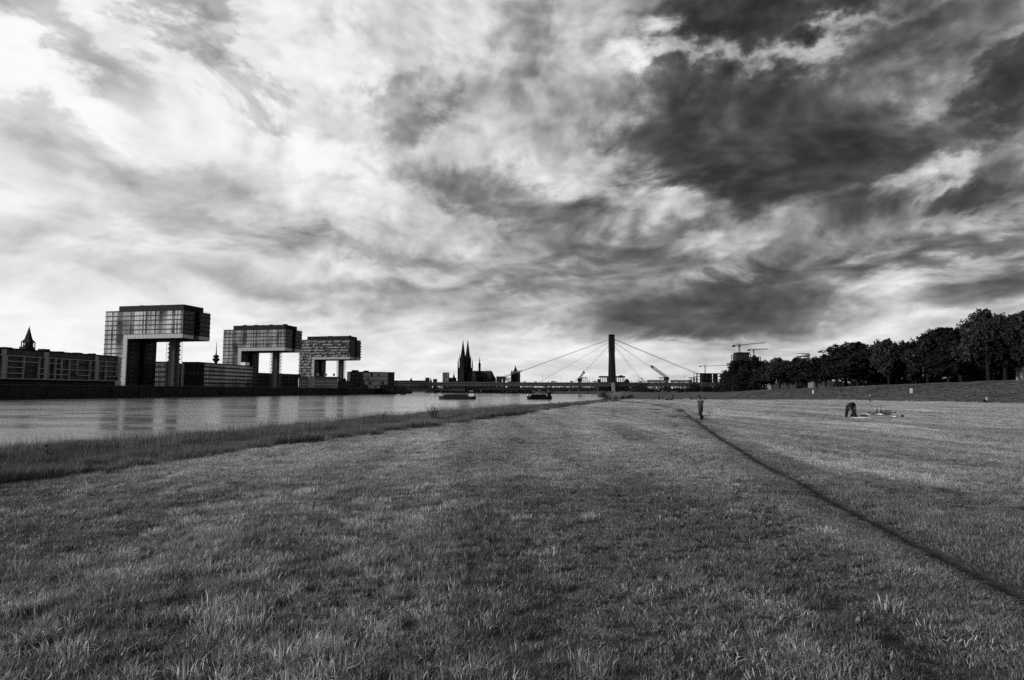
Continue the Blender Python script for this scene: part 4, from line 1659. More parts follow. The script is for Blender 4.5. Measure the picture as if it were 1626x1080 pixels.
def bush_meshes(seed, H=10.0, rx=.62, leaf=.24, nleaf=9000):
    """dense dome of leaf clumps down to the ground on a few short stems"""
    r_ = np.random.default_rng(seed)
    d = rdir(r_, 420)
    d[:, 2] = np.abs(d[:, 2])
    lump = 1 + .16 * np.sin(d[:, 0] * 5 + seed) + .14 * np.sin(d[:, 1] * 6 + 2 * seed) + .10 * np.sin(d[:, 2] * 8 + d[:, 0] * 7)
    rad = (r_.uniform(.25, 1.0, 420) ** .5) * lump
    c = d * rad[:, None] * np.array([rx * H, rx * H, H * .88])
    per = nleaf // 420
    n = 420 * per
    cr0 = np.repeat(c, per, 0)
    p = cr0 + rdir(r_, n) * H * .055 * (r_.uniform(0, 1, (n, 1)) ** .5)
    a = rdir(r_, n)
    b = np.cross(a, rdir(r_, n))
    b /= np.linalg.norm(b, axis=1, keepdims=True) + 1e-6
    s = leaf * r_.uniform(.55, 1.25, (n, 1))
    p[:, 2] = np.maximum(p[:, 2], .05)
    crown = quads_mesh('crown', p, a * s, b * s * .6)
    mb = MB()
    for k in range(7):
        e = c[k * 11]
        mb.bar((0, 0, -.3), tuple(e * .8), .3, .3, 6, .08)
    trunk = bpy.data.meshes.new('trunk')
    trunk.from_pydata(mb.v, [], mb.f)
    trunk.update()
    return trunk, crown, H


BUSH = [bush_meshes(50 + s, 10.0, [.66, .60][s % 2]) for s in range(2)]


def plant(name, label, cat, variant, loc, h, wscale=1.0, rz=0.0, group=None, lm='leaves'):
    tr, cr_, H = variant
    t = thing(name, label, cat, loc, rz, group)
    s = h / H
    a = obj_from('trunk', tr, 'bark', t)
    b = obj_from('crown', cr_, 'leaves', t)
    if lm != 'leaves':
        b.material_slots[0].link = 'OBJECT'
        b.material_slots[0].material = MATS[lm]
    t.scale = (s * wscale, s * wscale, s)
    return t


# dyke row: photo x, top y, lateral line, width factor
ROW = [(1640, 488, 128, 1.0), (1618, 497, 150, 1.0), (1598, 510, 136, 1.05), (1571, 489, 132, 1.15), (1548, 508, 150, 1.0), (1527, 522, 134, 1.0), (1507, 518, 140, .95),
       (1488, 528, 150, .95), (1474, 530, 136, .9), (1455, 541, 142, 1.0), (1436, 546, 152, 1.0), (1412, 536, 136, 1.0), (1394, 546, 146, 1.0),
       (1363, 541, 134, 1.45), (1344, 556, 150, 1.1), (1328, 557, 138, .9), (1312, 561, 146, 1.0), (1297, 566, 136, 1.0), (1281, 572, 148, 1.0), (1266, 566, 140, 1.05),
       (1252, 572, 150, 1.0), (1238, 567, 138, 1.0), (1226, 574, 148, 1.0), (1214, 580, 140, 1.1), (1203, 572, 146, 1.2), (1191, 576, 138, 1.3),
       (1178, 570, 142, 1.3), (1166, 580, 138, 1.25), (1154, 592, 144, 1.2),
       (1584, 515, 165, 1.2), (1535, 528, 172, 1.2), (1495, 538, 170, 1.2), (1450, 552, 170, 1.2), (1425, 552, 172, 1.2), (1380, 556, 168, 1.2), (1610, 520, 176, 1.2), (1560, 520, 178, 1.2)]
ROW.sort(key=lambda q: -q[0])
rnd = random.Random(21)
for i, (px, ty, lat, ws) in enumerate(ROW):
    d = lat / ((px - 813) / F)
    x_ = X(px, d)
    zb = float(height(x_, d)) - .1
    h = Z(px, ty, d) - zb
    lmname = 'leaves_light' if px in (1412, 1571, 1238) else 'leaves'
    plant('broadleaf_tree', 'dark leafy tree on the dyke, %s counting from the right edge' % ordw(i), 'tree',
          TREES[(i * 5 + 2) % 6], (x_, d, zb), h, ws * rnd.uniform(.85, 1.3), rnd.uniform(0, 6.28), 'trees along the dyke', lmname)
# hedge-like undergrowth behind the trunks on the right
UG = [(1630, 150), (1600, 160), (1570, 152), (1538, 160), (1508, 156), (1480, 160), (1455, 162), (1430, 158), (1405, 160), (1380, 164), (1352, 160), (1335, 190), (1312, 196), (1288, 190), (1268, 196), (1250, 190), (1234, 196), (1218, 190), (1204, 186)]
for i, (px, lat) in enumerate(UG):
    lat += 22
    d = lat / ((px - 813) / F)
    x_ = X(px, d)
    zb = float(height(x_, d)) - .3
    plant('undergrowth_bush', 'dark undergrowth bush behind the dyke trunks, %s from the right' % ordw(i), 'bush', BUSH[i % 2],
          (x_, d, zb), rnd.uniform(8.5, 11) * (1.0 if px > 1340 else .8), 1.5, rnd.uniform(0, 6.28), 'undergrowth behind the dyke trees')
# dense foot of the far end of the row
for i, (px, ty, lat, ws) in enumerate([(1147, 602, 136, 1.0), (1160, 596, 130, 1.0), (1176, 592, 132, 1.1), (1190, 598, 136, 1.0)]):
    d = lat / ((px - 813) / F)
    x_ = X(px, d)
    zb = float(height(x_, d)) - .2
    plant('dense_bush', 'dense dark bush at the far foot of the tree row, %s from the left' % ordw(i), 'bush', BUSH[(i + 1) % 2], (x_, d, zb), Z(px, ty, d) - zb, ws, i * 1.3,
          'bushes at the far end of the tree row')
# bushes where the meadow meets the bridge
FAR = [(1016, 603.5, 520, 1.02, 'big rounded bush in front of the bridge, right of the pylon'), (1034, 617, 515, 1.1, 'low bush leaning against the big rounded one'),
       (1101, 606.5, 470, .95, 'rounded dark bush above the walking person'), (1124, 612, 470, 1.2, 'low dark bush between the rounded bush and the tree row'),
       (1081, 617, 500, 1.3, 'low dark bush left of the rounded bush by the walker'), (1062, 619, 520, 1.3, 'low scrub between the two rounded bushes'), (1046, 620, 525, 1.3, 'low scrub right beside the big rounded bush'),
       (994, 621, 530, 1.2, 'low scrub bush at the right of the pylon foot'), (982, 623, 535, 1.2, 'small scrub bush hugging the pylon foot'), (958, 624.5, 540, 1.2, 'small scrub left of the pylon foot'), (1142, 611, 450, 1.0, 'dark bush at the left end of the tree row')]
for i, (px, ty, d, ws, lbl) in enumerate(FAR):
    x_ = X(px, d)
    zb = float(height(x_, d)) - .6
    plant('dark_bush', lbl, 'bush', BUSH[i % 2], (x_, d, zb), max(2.5, (Z(px, ty, d) - zb) * 1.14), ws, i * .9, 'bushes near the bridge', 'leaves_light' if i == 0 else 'leaves')
SPUR = [(902, 627.5, 190), (914, 628.5, 210), (925, 628, 235), (936, 627.5, 260), (946, 627.5, 300), (956, 627, 340), (966, 627, 380), (976, 627.5, 420)]
for i, (px, ty, d) in enumerate(SPUR):
    x_ = float(I(d, CREST)) + 1.5 + (i % 3)
    zb = float(height(x_, d)) - .4
    plant('bank_scrub', 'low scrub bush on the river bank left of the pylon, %s from the left' % ordw(i), 'bush', BUSH[i % 2], (x_, d, zb), max(1.6, Z(px, ty, d) - zb), 1.1, i * 1.7, 'scrub on the bank before the pylon')
# wooded far bank beneath the bridge
k = 0
for px in range(690, 1160, 12):
    d = 1240 + 40 * (k % 3)
    x_ = X(px, d)
    h = Z(px, 609.5 + (k * 7 % 3), d) + 2
    plant('bank_tree', 'dark tree on the bank under the bridge, %s from the left' % ordw(k), 'tree', BUSH[k % 2], (x_, d, -2), h, 1.3, k * .7, 'trees under the bridge')
    k += 1
for i, (px, ty, d) in enumerate([(547, 601, 775), (541, 606, 770), (628, 604, 905), (634, 606, 910)]):
    plant('quay_tree', 'small dark tree on the quay, %s from the left of four' % ordw(i), 'tree', TREES[i], (X(px, d), d, 5), Z(px, ty, d) - 5, 1.2, i, 'small trees on the quay')

# pale low buildings seen between the trunks
for (p0, p1, yt, d, lbl) in ((1226, 1262, 607, 470, 'pale low house glimpsed between the trunks, left of two'), (1292, 1338, 605, 430, 'pale low house glimpsed between the trunks, right of two')):
    zb = float(height(X(p0, d), d))
    facade_block('pale_house', lbl, 'building', (X(p0, d), d), (X(p1, d), d), 8, Z(p0, yt, d) - zb, 2, 9, 'steel_grey', 'glass_dark', z0=zb, side=False, fill=.4, gap=.6)
# parked white van at the right edge
p = ground_pt(1622, 604.5)
van = thing('parked_van', 'white box van parked under the trees at the right edge', 'van', (X(1626, 176), 176, float(height(X(1626, 176), 176))), 0)
vz = Z(1626, 582, 176) - van.location.z
MB().box(-1.2, 4.6, -1, 1, .9, vz).build('box_body', 'plaster_light', van)
MB().box(4.65, 6.2, -.95, .95, .6, vz * .8).build('cab', 'plaster_light', van)
MB().box(-1.0, 6.0, -.9, .9, .45, .88).build('chassis', 'black_clad', van)
for q in (0.2, 5.2):
    w_ = MB().lathe((0, 0), [(.42, -.14), (.42, .14)], 14).build('wheel', 'black_clad', van)
    w_.rotation_euler = (R(90), 0, 0)
    w_.location = (q, -.9, .42)

# ------------------------------------------------------------------ white boards and posts on the dyke
def board(name, label, px, ybot, ytop, wpx, split=False):
    p = ground_pt(px, ybot)
    t = thing(name, label, 'sign', p)
    d = p.y
    w = wpx * d / F
    h = (ybot - ytop) * d / F
    z0 = h * .12
    MB().box(-.08, .08, -.05, .12, -.3, h * .9).build('post', 'steel_grey', t)
    if split:
        MB().box(-w / 2, w / 2, -.12, -.055, z0, h * .5 - .06).build('lower_board', 'white_paint', t)
        MB().box(-w / 2, w / 2, -.12, -.055, h * .5 + .06, h).build('upper_board', 'white_paint', t)
    else:
        MB().box(-w / 2, w / 2, -.12, -.055, z0, h).build('board', 'white_paint', t)
    return t
board('marker_board', 'double white marker board halfway up the dyke', 1447, 625.5, 617, 4.2, True)
board('small_sign', 'tiny white sign at the dyke crest below the trees', 1468, 607.5, 603.8, 2.6)
board('marker_post', 'slim white post on the dyke below the left trees', 1291, 626, 619.5, 2.4)

# ------------------------------------------------------------------ people
mat('skin', 0.10, 0.6)
mat('cloth_black', 0.010, 0.9, 0.2, 8)
mat('cloth_dark', 0.03, 0.9, 0.2, 8)
mat('cloth_grey', 0.028, 0.9, 0.2, 8)
mat('cloth_white', 0.6, 0.9, 0.1, 8)
mat('cloth_pale', 0.22, 0.9, 0.1, 8)
mat('hair_dark', 0.02, 0.7, 0.3, 20)
mat('hair_light', 0.55, 0.7, 0.3, 20)


def skinned(name, m, pts, edges, radii, root, parent, lv=1):
    me = bpy.data.meshes.new(name)
    me.from_pydata([tuple(p) for p in pts], edges, [])
    me.update()
    me.materials.append(MATS[m])
    o = bpy.data.objects.new(name, me)
    col.objects.link(o)
    o.parent = parent
    md = o.modifiers.new('skin', 'SKIN')
    md.use_smooth_shade = True
    if not me.skin_vertices:
        bpy.context.view_layer.objects.active = o
    for i, sv in enumerate(me.skin_vertices[0].data):
        r_ = radii[i]
        sv.radius = (r_ * 1.12, r_ * 1.12) if not isinstance(r_, tuple) else (r_[0] * 1.1, r_[1] * 1.12)
        sv.use_root = (i == root)
    sb = o.modifiers.new('subdivision', 'SUBSURF')
    sb.levels = lv
    sb.render_levels = lv
    return o


def person(label, loc, rz, pose, top='cloth_grey', legs='cloth_black', hair='hair_dark', sleeves=True, shorts=False, scale=1.0, fingers=True):
    t = thing('person', label, 'person', loc, rz)
    t.scale = (scale, scale, scale)
    J = {k: Vector(v) for k, v in pose.items()}
    pts, rad, ed = [], [], []
    idx = {}
    def add(n, p, r_, par=None):
        idx[n] = len(pts)
        pts.append(Vector(p))
        rad.append(r_)
        if par is not None:
            ed.append((idx[par], idx[n]))
    up = (J['head'] - J['neck']).normalized()
    add('pelvis', J['pelvis'], (.14, .10))
    add('waist', J['pelvis'].lerp(J['chest'], .45), (.125, .095), 'pelvis')
    add('chest', J['chest'], (.155, .11), 'waist')
    add('collar', J['chest'].lerp(J['neck'], .7), (.09, .08), 'chest')
    add('neck', J['neck'], .052, 'collar')
    add('jaw', J['head'] - up * .065, (.062, .075), 'neck')
    add('head', J['head'], (.078, .092), 'jaw')
    add('crown', J['head'] + up * .085, (.06, .07), 'head')
    fwd = J['face']
    add('nose', J['head'] + fwd * .098 - up * .02, .014, 'head')
    for s in ('l', 'r'):
        add('sh' + s, J['sh' + s], .062, 'collar')
        add('el' + s, J['el' + s], .043, 'sh' + s)
        add('wr' + s, J['wr' + s], .028, 'el' + s)
        f = (J['wr' + s] - J['el' + s]).normalized()
        side = f.cross(Vector((0.3, 1, .2))).normalized()
        oth = f.cross(side).normalized()
        add('pa' + s, J['wr' + s] + f * .065, (.036, .02), 'wr' + s)
        if fingers:
            for q, ln in ((-1.5, .07), (-.5, .082), (.5, .078), (1.5, .06)):
                b_ = J['wr' + s] + f * .10 + side * q * .019
                add('f%s%s' % (s, q), b_, .0095, 'pa' + s)
                add('g%s%s' % (s, q), b_ + f * ln * .55 + oth * .012, .009, 'f%s%s' % (s, q))
                add('h%s%s' % (s, q), b_ + f * ln * .9 + oth * .035, .0075, 'g%s%s' % (s, q))
            b_ = J['wr' + s] + f * .045 + side * .045
            add('t' + s, b_, .011, 'pa' + s)
            add('u' + s, b_ + f * .035 + side * .018, .009, 't' + s)
        add('hi' + s, J['hi' + s], .095, 'pelvis')
        add('kn' + s, J['kn' + s], .062, 'hi' + s)
        cf_ = J['kn' + s].lerp(J['an' + s], .3)
        add('cf' + s, cf_, .06, 'kn' + s)
        add('an' + s, J['an' + s], .04, 'cf' + s)
        add('to' + s, J['to' + s], (.042, .03), 'an' + s)
    skinned('body', 'skin', pts, ed, rad, 0, t)
    # clothes follow the same joints, a little larger
    def wear(name, m, chain, root):
        p_, r_, e_ = [], [], []
        ii = {}
        for n, par, k, fr in chain:
            q = pts[idx[n]] if fr is None else pts[idx[par]].lerp(pts[idx[n]], fr)
            ii[n] = len(p_)
            p_.append(q)
            b_ = rad[idx[n]]
            r_.append(tuple(v * k + .012 for v in b_) if isinstance(b_, tuple) else b_ * k + .012)
            if par is not None:
                e_.append((ii[par], ii[n]))
        if name == 'shirt':
            p_[0] = p_[0] + (p_[0] - p_[1]).normalized() * .06
            r_[0] = (.172, .132)
        skinned(name, m, p_, e_, r_, 0, t)
    sh = [('pelvis', None, 1.14, None), ('waist', 'pelvis', 1.12, None), ('chest', 'waist', 1.13, None), ('collar', 'chest', 1.3, None)]
    for s in ('l', 'r'):
        sh += [('sh' + s, 'collar', 1.22, None), ('el' + s, 'sh' + s, 1.25, None if sleeves else .55)]
        if sleeves:
            sh += [('wr' + s, 'el' + s, 1.35, .93)]
    wear('shirt', top, sh, 0)
    tr = [('pelvis', None, 1.12, None), ('waist', 'pelvis', 1.14, 1.0)]
    for s in ('l', 'r'):
        tr += [('hi' + s, 'pelvis', 1.12, None), ('kn' + s, 'hi' + s, 1.55, None if not shorts else .95)]
        if not shorts:
            tr += [('cf' + s, 'kn' + s, 1.5, None), ('an' + s, 'cf' + s, 2.0, .95)]
    wear('trousers', legs, tr, 0)
    for s in ('l', 'r'):
        wear('shoe', 'cloth_black', [('an' + s, None, 1.15, None), ('to' + s, 'an' + s, 1.15, None)], 0)
    # hair: a rounded cap over the back and top of the head
    hc = J['head'] + up * .032 - fwd * .022
    vs, fs = [], []
    side = fwd.cross(up).normalized()
    for a in range(9):
        th = math.pi * a / 8
        for b in range(12):
            ph = 2 * math.pi * b / 12
            w = 1 + .05 * math.sin(3 * ph + 5 * th)
            vs.append(hc + up * math.cos(th) * .108 * w + (side * math.cos(ph) * .094 + fwd * math.sin(ph) * .104) * math.sin(th) * w)
    for a in range(8):
        for b in range(12):
            fs.append((a * 12 + b, a * 12 + (b + 1) % 12, (a + 1) * 12 + (b + 1) % 12, (a + 1) * 12 + b))
    MB().add(vs, fs).build('hair', hair, t, True)
    return t


# local frame: +y is where the person faces, +x their right
WALK = dict(pelvis=(0, 0, .93), chest=(0, .03, 1.28), neck=(0, .05, 1.48), head=(0, .09, 1.60), face=Vector((0, 1, -.05)),
            shl=(-.19, .03, 1.40), ell=(-.24, .12, 1.12), wrl=(-.20, .34, 1.02), shr=(.19, .03, 1.40), elr=(.24, -.06, 1.12), wrr=(.22, .12, .92),
            hil=(-.10, 0, .90), knl=(-.10, .17, .50), anl=(-.10, .06, .09), tol=(-.10, .22, .04),
            hir=(.10, 0, .90), knr=(.10, .02, .48), anr=(.10, -.30, .13), tor=(.10, -.20, .03))
BEND = dict(pelvis=(0, -.12, .92), chest=(0, .26, 1.02), neck=(0, .45, .93), head=(0, .52, .82), face=Vector((0, .35, -.93)),
            shl=(-.19, .37, .98), ell=(-.22, .40, .70), wrl=(-.16, .46, .46), shr=(.19, .37, .98), elr=(.22, .42, .70), wrr=(.16, .50, .46),
            hil=(-.12, -.12, .90), knl=(-.22, -.02, .48), anl=(-.27, -.12, .09), tol=(-.30, .03, .04),
            hir=(.12, -.12, .90), knr=(.22, .08, .48), anr=(.27, .05, .09), tor=(.30, .20, .04))
STAND = dict(pelvis=(0, 0, .93), chest=(0, .0, 1.29), neck=(0, .02, 1.49), head=(0, .05, 1.61), face=Vector((0, 1, 0)),
             shl=(-.19, 0, 1.41), ell=(-.25, -.02, 1.12), wrl=(-.24, .06, .88), shr=(.19, 0, 1.41), elr=(.26, -.02, 1.12), wrr=(.22, .18, 1.02),
             hil=(-.10, 0, .90), knl=(-.11, .03, .49), anl=(-.12, -.02, .09), tol=(-.13, .13, .04),
             hir=(.10, 0, .90), knr=(.12, .05, .49), anr=(.14, .02, .09), tor=(.16, .17, .04))
SIT = dict(pelvis=(0, 0, .13), chest=(0, -.06, .48), neck=(0, -.03, .68), head=(0, .01, .80), face=Vector((0, 1, -.1)),
           shl=(-.19, -.05, .60), ell=(-.27, .08, .36), wrl=(-.18, .30, .34), shr=(.19, -.05, .60), elr=(.27, .08, .36), wrr=(.18, .30, .34),
           hil=(-.11, .05, .14), knl=(-.14, .40, .46), anl=(-.12, .68, .10), tol=(-.12, .82, .05),
           hir=(.11, .05, .14), knr=(.14, .42, .42), anr=(.12, .72, .09), tor=(.12, .86, .05))

p = ground_pt(1113.5, 667.5)
person('person in grey top and black trousers walking along the trodden path', p, R(118), WALK, 'cloth_grey', 'cloth_black', 'hair_dark', True, False, 1.0)
p = ground_pt(1350.5, 664.5)
person('person in dark clothes bending over beside the bicycle', p, R(-50), BEND, 'cloth_black', 'cloth_black', 'hair_dark', False, False, 1.1)
p = ground_pt(1382, 638.8)
person('pale-haired standing person on the meadow beyond the bicycle', p, R(60), STAND, 'cloth_dark', 'cloth_black', 'hair_light', False, False, .98)
p = ground_pt(1336, 623)
person('person in dark clothes standing on the dyke slope below the trees', p, R(30), STAND, 'cloth_dark', 'cloth_black', 'hair_dark', True, False, 1.0, False)
p = ground_pt(1567, 639)
person('seated person with pale hair on the meadow near the right edge', p, R(80), SIT, 'cloth_pale', 'cloth_black', 'hair_light', False, False, 1.3)
p = ground_pt(1208, 617.5)
person('pale-clad person standing at the dyke crest below the left trees', p, R(10), STAND, 'cloth_pale', 'cloth_grey', 'hair_dark', True, False, 1.0, False)
for (px, py, lbl, ps, tp, rz0) in ((1046.5, 635.5, 'faint standing person in grey near the far end of the meadow', STAND, 'cloth_grey', 20), (1051.5, 634.5, 'dark standing person right of the grey one at the meadow end', STAND, 'cloth_black', 70),
                                  (1061, 636, 'left one of two dark figures sitting together on the far meadow', SIT, 'cloth_black', 90), (1064.5, 636, 'right one of two dark figures sitting together on the far meadow', SIT, 'cloth_black', -90),
                                  (1069, 634, 'small dark person standing behind the two sitting figures', STAND, 'cloth_black', 0), (1098, 634, 'dark figure sitting by the white blanket on the far meadow', SIT, 'cloth_black', 40),
                                  (1110, 634.2, 'dark person standing just behind the walker', STAND, 'cloth_black', 10), (1119.5, 634.2, 'dark person sitting on the meadow right behind the walker', SIT, 'cloth_black', 10)):
    person(lbl, ground_pt(px, py), R(rz0), ps, tp, 'cloth_black', 'hair_dark', True, False, 1.0, False)
for (px, d, lbl) in ((873, 120, 'pale angler standing on the bank left of the dark angler'), (888, 131, 'dark angler standing at the river bank')):
    x_ = X(px, d)
    z_ = float(height(x_, d))
    o = person(lbl, (x_, d, z_), R(80), STAND, 'cloth_grey' if px < 880 else 'cloth_black', 'cloth_black', 'hair_dark', True, False, .62 if px < 880 else .75, False)

# white blanket far away
p = ground_pt(1092.5, 634.2)
def cloth(name, label, loc, rz, w, l, m, seed, fold=0.03):
    r_ = np.random.default_rng(seed)
    nx, ny = 14, 14
    vs, fs = [], []
    ph = r_.uniform(0, 6, 6)
    for j in range(ny):
        for i in range(nx):
            u, v = i / (nx - 1) - .5, j / (ny - 1) - .5
            z = .05 + fold * (math.sin(u * 9 + ph[0] + v * 3) + math.sin(v * 11 + ph[1] - u * 4)) * .5 + fold * .6
            vs.append((u * w + .04 * math.sin(v * 7 + ph[2]), v * l + .04 * math.sin(u * 6 + ph[3]), z))
    for j in range(ny - 1):
        for i in range(nx - 1):
            a = j * nx + i
            fs.append((a, a + 1, a + nx + 1, a + nx))
    o = MB().add(vs, fs).build(name, m, None, True)
    o.location = loc
    o.rotation_euler = (0, 0, rz)
    md = o.modifiers.new('thickness', 'SOLIDIFY')
    md.thickness = .02
    tag(o, label, 'blanket')
    return o
cloth('blanket', 'white blanket spread on the far meadow left of the walker', p, 0, 2.4, 3.5, 'cloth_white', 3, .08)
p = ground_pt(1369, 664.6)
cloth('blanket', 'white blanket on the grass beside the bending person', p, R(8), 1.15, 1.5, 'cloth_white', 4)
p = ground_pt(1389, 659.0)
cloth('blanket', 'crumpled pale cloth behind the lying bicycle', p, R(-10), 1.3, .9, 'cloth_white', 5, .07)

# backpack on the blanket
p = ground_pt(1350.5, 664.5) + Vector((.52, .46, .02))
bp_ = thing('backpack', 'dark backpack standing on the grass behind the white blanket', 'bag', p, R(20))
bp_.scale = (.85, .85, .95)
MB().lathe((0, 0), [(.26, 0), (.31, .1), (.29, .28), (.2, .42), (.08, .48)], 10).build('bag_body', 'cloth_black', bp_, True)
MB().lathe((0.0, -.22), [(.15, .04), (.17, .1), (.14, .26), (.05, .3)], 10).build('front_pocket', 'cloth_dark', bp_, True)
MB().bar((-.12, .18, .42), (.12, .18, .42), .05).build('carry_loop', 'cloth_black', bp_)
# a jumper thrown down in front of it
p = ground_pt(1371.5, 661.8)
cloth('jumper', 'pale jumper dropped next to the backpack', p, .4, .55, .5, 'cloth_grey', 9, .09)['category'] = 'clothing'

# lying bicycle
p = ground_pt(1396, 660.5)
bk = thing('bicycle', 'dark bicycle lying on its side on the grass', 'bicycle', p + Vector((0, 0, .17)), R(6))
mat('tyre', 0.01, 0.8)
mat('rim_metal', 0.35, 0.35, metal=.6)
mat('bike_paint', 0.012, 0.3)
# built lying: x along the bike, y up the bike, z is the thickness
for cx in (-.53, .53):
    wz = .03
    w_ = MB().torus((cx, 0, wz + .02), .335, .028, 32, 6).build('wheel', 'tyre', bk, True)
    MB().torus((cx, 0, wz + .02), .312, .010, 32, 5).build('rim', 'rim_metal', w_, True)
    sp = MB()
    for q in range(14):
        a = q * 2 * math.pi / 14
        sp.bar((cx, 0, wz + .02 + (.03 if q % 2 else -.03)), (cx + .31 * math.cos(a), .31 * math.sin(a), wz + .02), .006)
    stuff(sp.build('spokes', 'rim_metal', w_))
    MB().lathe((cx, 0), [(.025, wz - .03), (.025, wz + .07)], 8).build('hub', 'rim_metal', w_)
fr = MB()
bb_, seat_, headt, headb = (-.10, -.05, .06), (-.22, .50, .06), (.36, .52, .06), (.40, .38, .06)
for a, b in ((bb_, seat_), (seat_, headt), (bb_, headb), (headt, headb)):
    fr.bar(a, b, .055, .055, 8)
for o_ in (-.05, .05):
    fr.bar(bb_, (-.53, 0, .06 + o_), .022, .022, 6)
    fr.bar(seat_, (-.53, 0, .06 + o_), .02, .02, 6)
    fr.bar(headb, (.53, 0, .06 + o_), .026, .026, 6)
fr.build('frame', 'bike_paint', bk)
MB().bar(seat_, (-.26, .64, .06), .028, .028, 8).build('seat_post', 'rim_metal', bk)
MB().add([(-.40, .64, -.02), (-.40, .64, .14), (-.12, .66, .08), (-.12, .66, .04), (-.40, .70, -.02), (-.40, .70, .14), (-.12, .70, .08), (-.12, .70, .04)],
         [(0, 1, 2, 3), (7, 6, 5, 4), (0, 4, 5, 1), (1, 5, 6, 2), (2, 6, 7, 3), (3, 7, 4, 0)]).build('saddle', 'tyre', bk)
hb_ = MB().bar(headt, (.34, .62, .06), .028, .028, 8)
hb_.bar((.34, .62, -.10), (.36, .66, .42), .026, .026, 8)
hb_.bar((.36, .66, .42), (.30, .62, .52), .036, .036, 8)
hb_.build('handlebar', 'bike_paint', bk)
MB().torus((-.10, -.05, .11), .09, .006, 20, 5).build('chainring', 'rim_metal', bk)
cr_ = MB().bar((-.10, -.05, .12), (.05, -.11, .13), .02)
cr_.bar((-.10, -.05, .0), (-.25, .01, -.01), .02)
cr_.build('crank', 'rim_metal', bk)
for a in ((.05, -.11, .17), (-.25, .01, -.05)):
    MB().box(a[0] - .045, a[0] + .045, a[1] - .03, a[1] + .03, a[2] - .012, a[2] + .012).build('pedal', 'tyre', bk)
bk.scale = (1.15, 1.15, 1.15)
# a second bicycle behind, seen only as wheel and bars
b2_ = copy_tree(bk)
b2_['label'] = 'second bicycle lying half under the pale cloth'
p = ground_pt(1410, 659.8)
b2_.location = p + Vector((0, 0, .2))
b2_.rotation_euler = (R(10), R(-6), R(40))
for o_ in (bk, b2_):
    o_['group'] = 'bicycles on the grass'
# bottle and small bag
p = ground_pt(1421, 663.2)
bo = thing('small_bag', 'small pale bag on the grass right of the bicycles', 'bag', p)
MB().lathe((0, 0), [(.12, 0), (.2, .04), (.17, .1), (.04, .14)], 9).build('bag_body', 'cloth_white', bo, True)
p = ground_pt(1433, 663.6)
bo = thing('small_bag', 'small dark round bag on the grass right of the pale bag', 'bag', p + Vector((0, 0, .02)))
MB().lathe((0, 0), [(.02, 0), (.09, .03), (.12, .11), (.09, .2), (.02, .23)], 12).build('bag_body', 'cloth_black', bo, True)
# folding chair frame by the seated person
p = ground_pt(1553, 638.5)
fc = thing('camp_chair', 'faint empty folding chair left of the seated person', 'chair', p, R(20))
for s in (-.25, .25):
    MB().bar((s, -.2, 0), (s, .2, .95), .04).build('leg', 'steel_grey', fc)
    MB().bar((s, .25, 0), (s, -.25, .45), .04).build('leg', 'steel_grey', fc)
MB().box(-.24, .24, -.24, .1, .42, .45).build('seat', 'cloth_grey', fc)
MB().box(-.24, .24, .11, .16, .62, .95).build('backrest', 'cloth_grey', fc)

# ------------------------------------------------------------------ grass
leaf_mat('grass', 0.25, 0.30, 0.7, 0.2, 0.65, .35, .42)
leaf_mat('grass_dimmed', 0.145, 0.30, 0.75, 0.2, 0.65, .4, .42)  # foreground dimness painted in: darker than the mid and far grass
leaf_mat('grass_far', 0.275, 0.30, 0.6, 0.2, 0.6, .3, .45)
leaf_mat('grass_pale', 0.28, 0.32, 0.5, 0.3, 0.5, .4, .42)
leaf_mat('grass_tall', 0.092, 0.30, 0.6, 0.3, 0.6)
leaf_mat('straw', 0.42, 0.15, 0.3, 0.1)


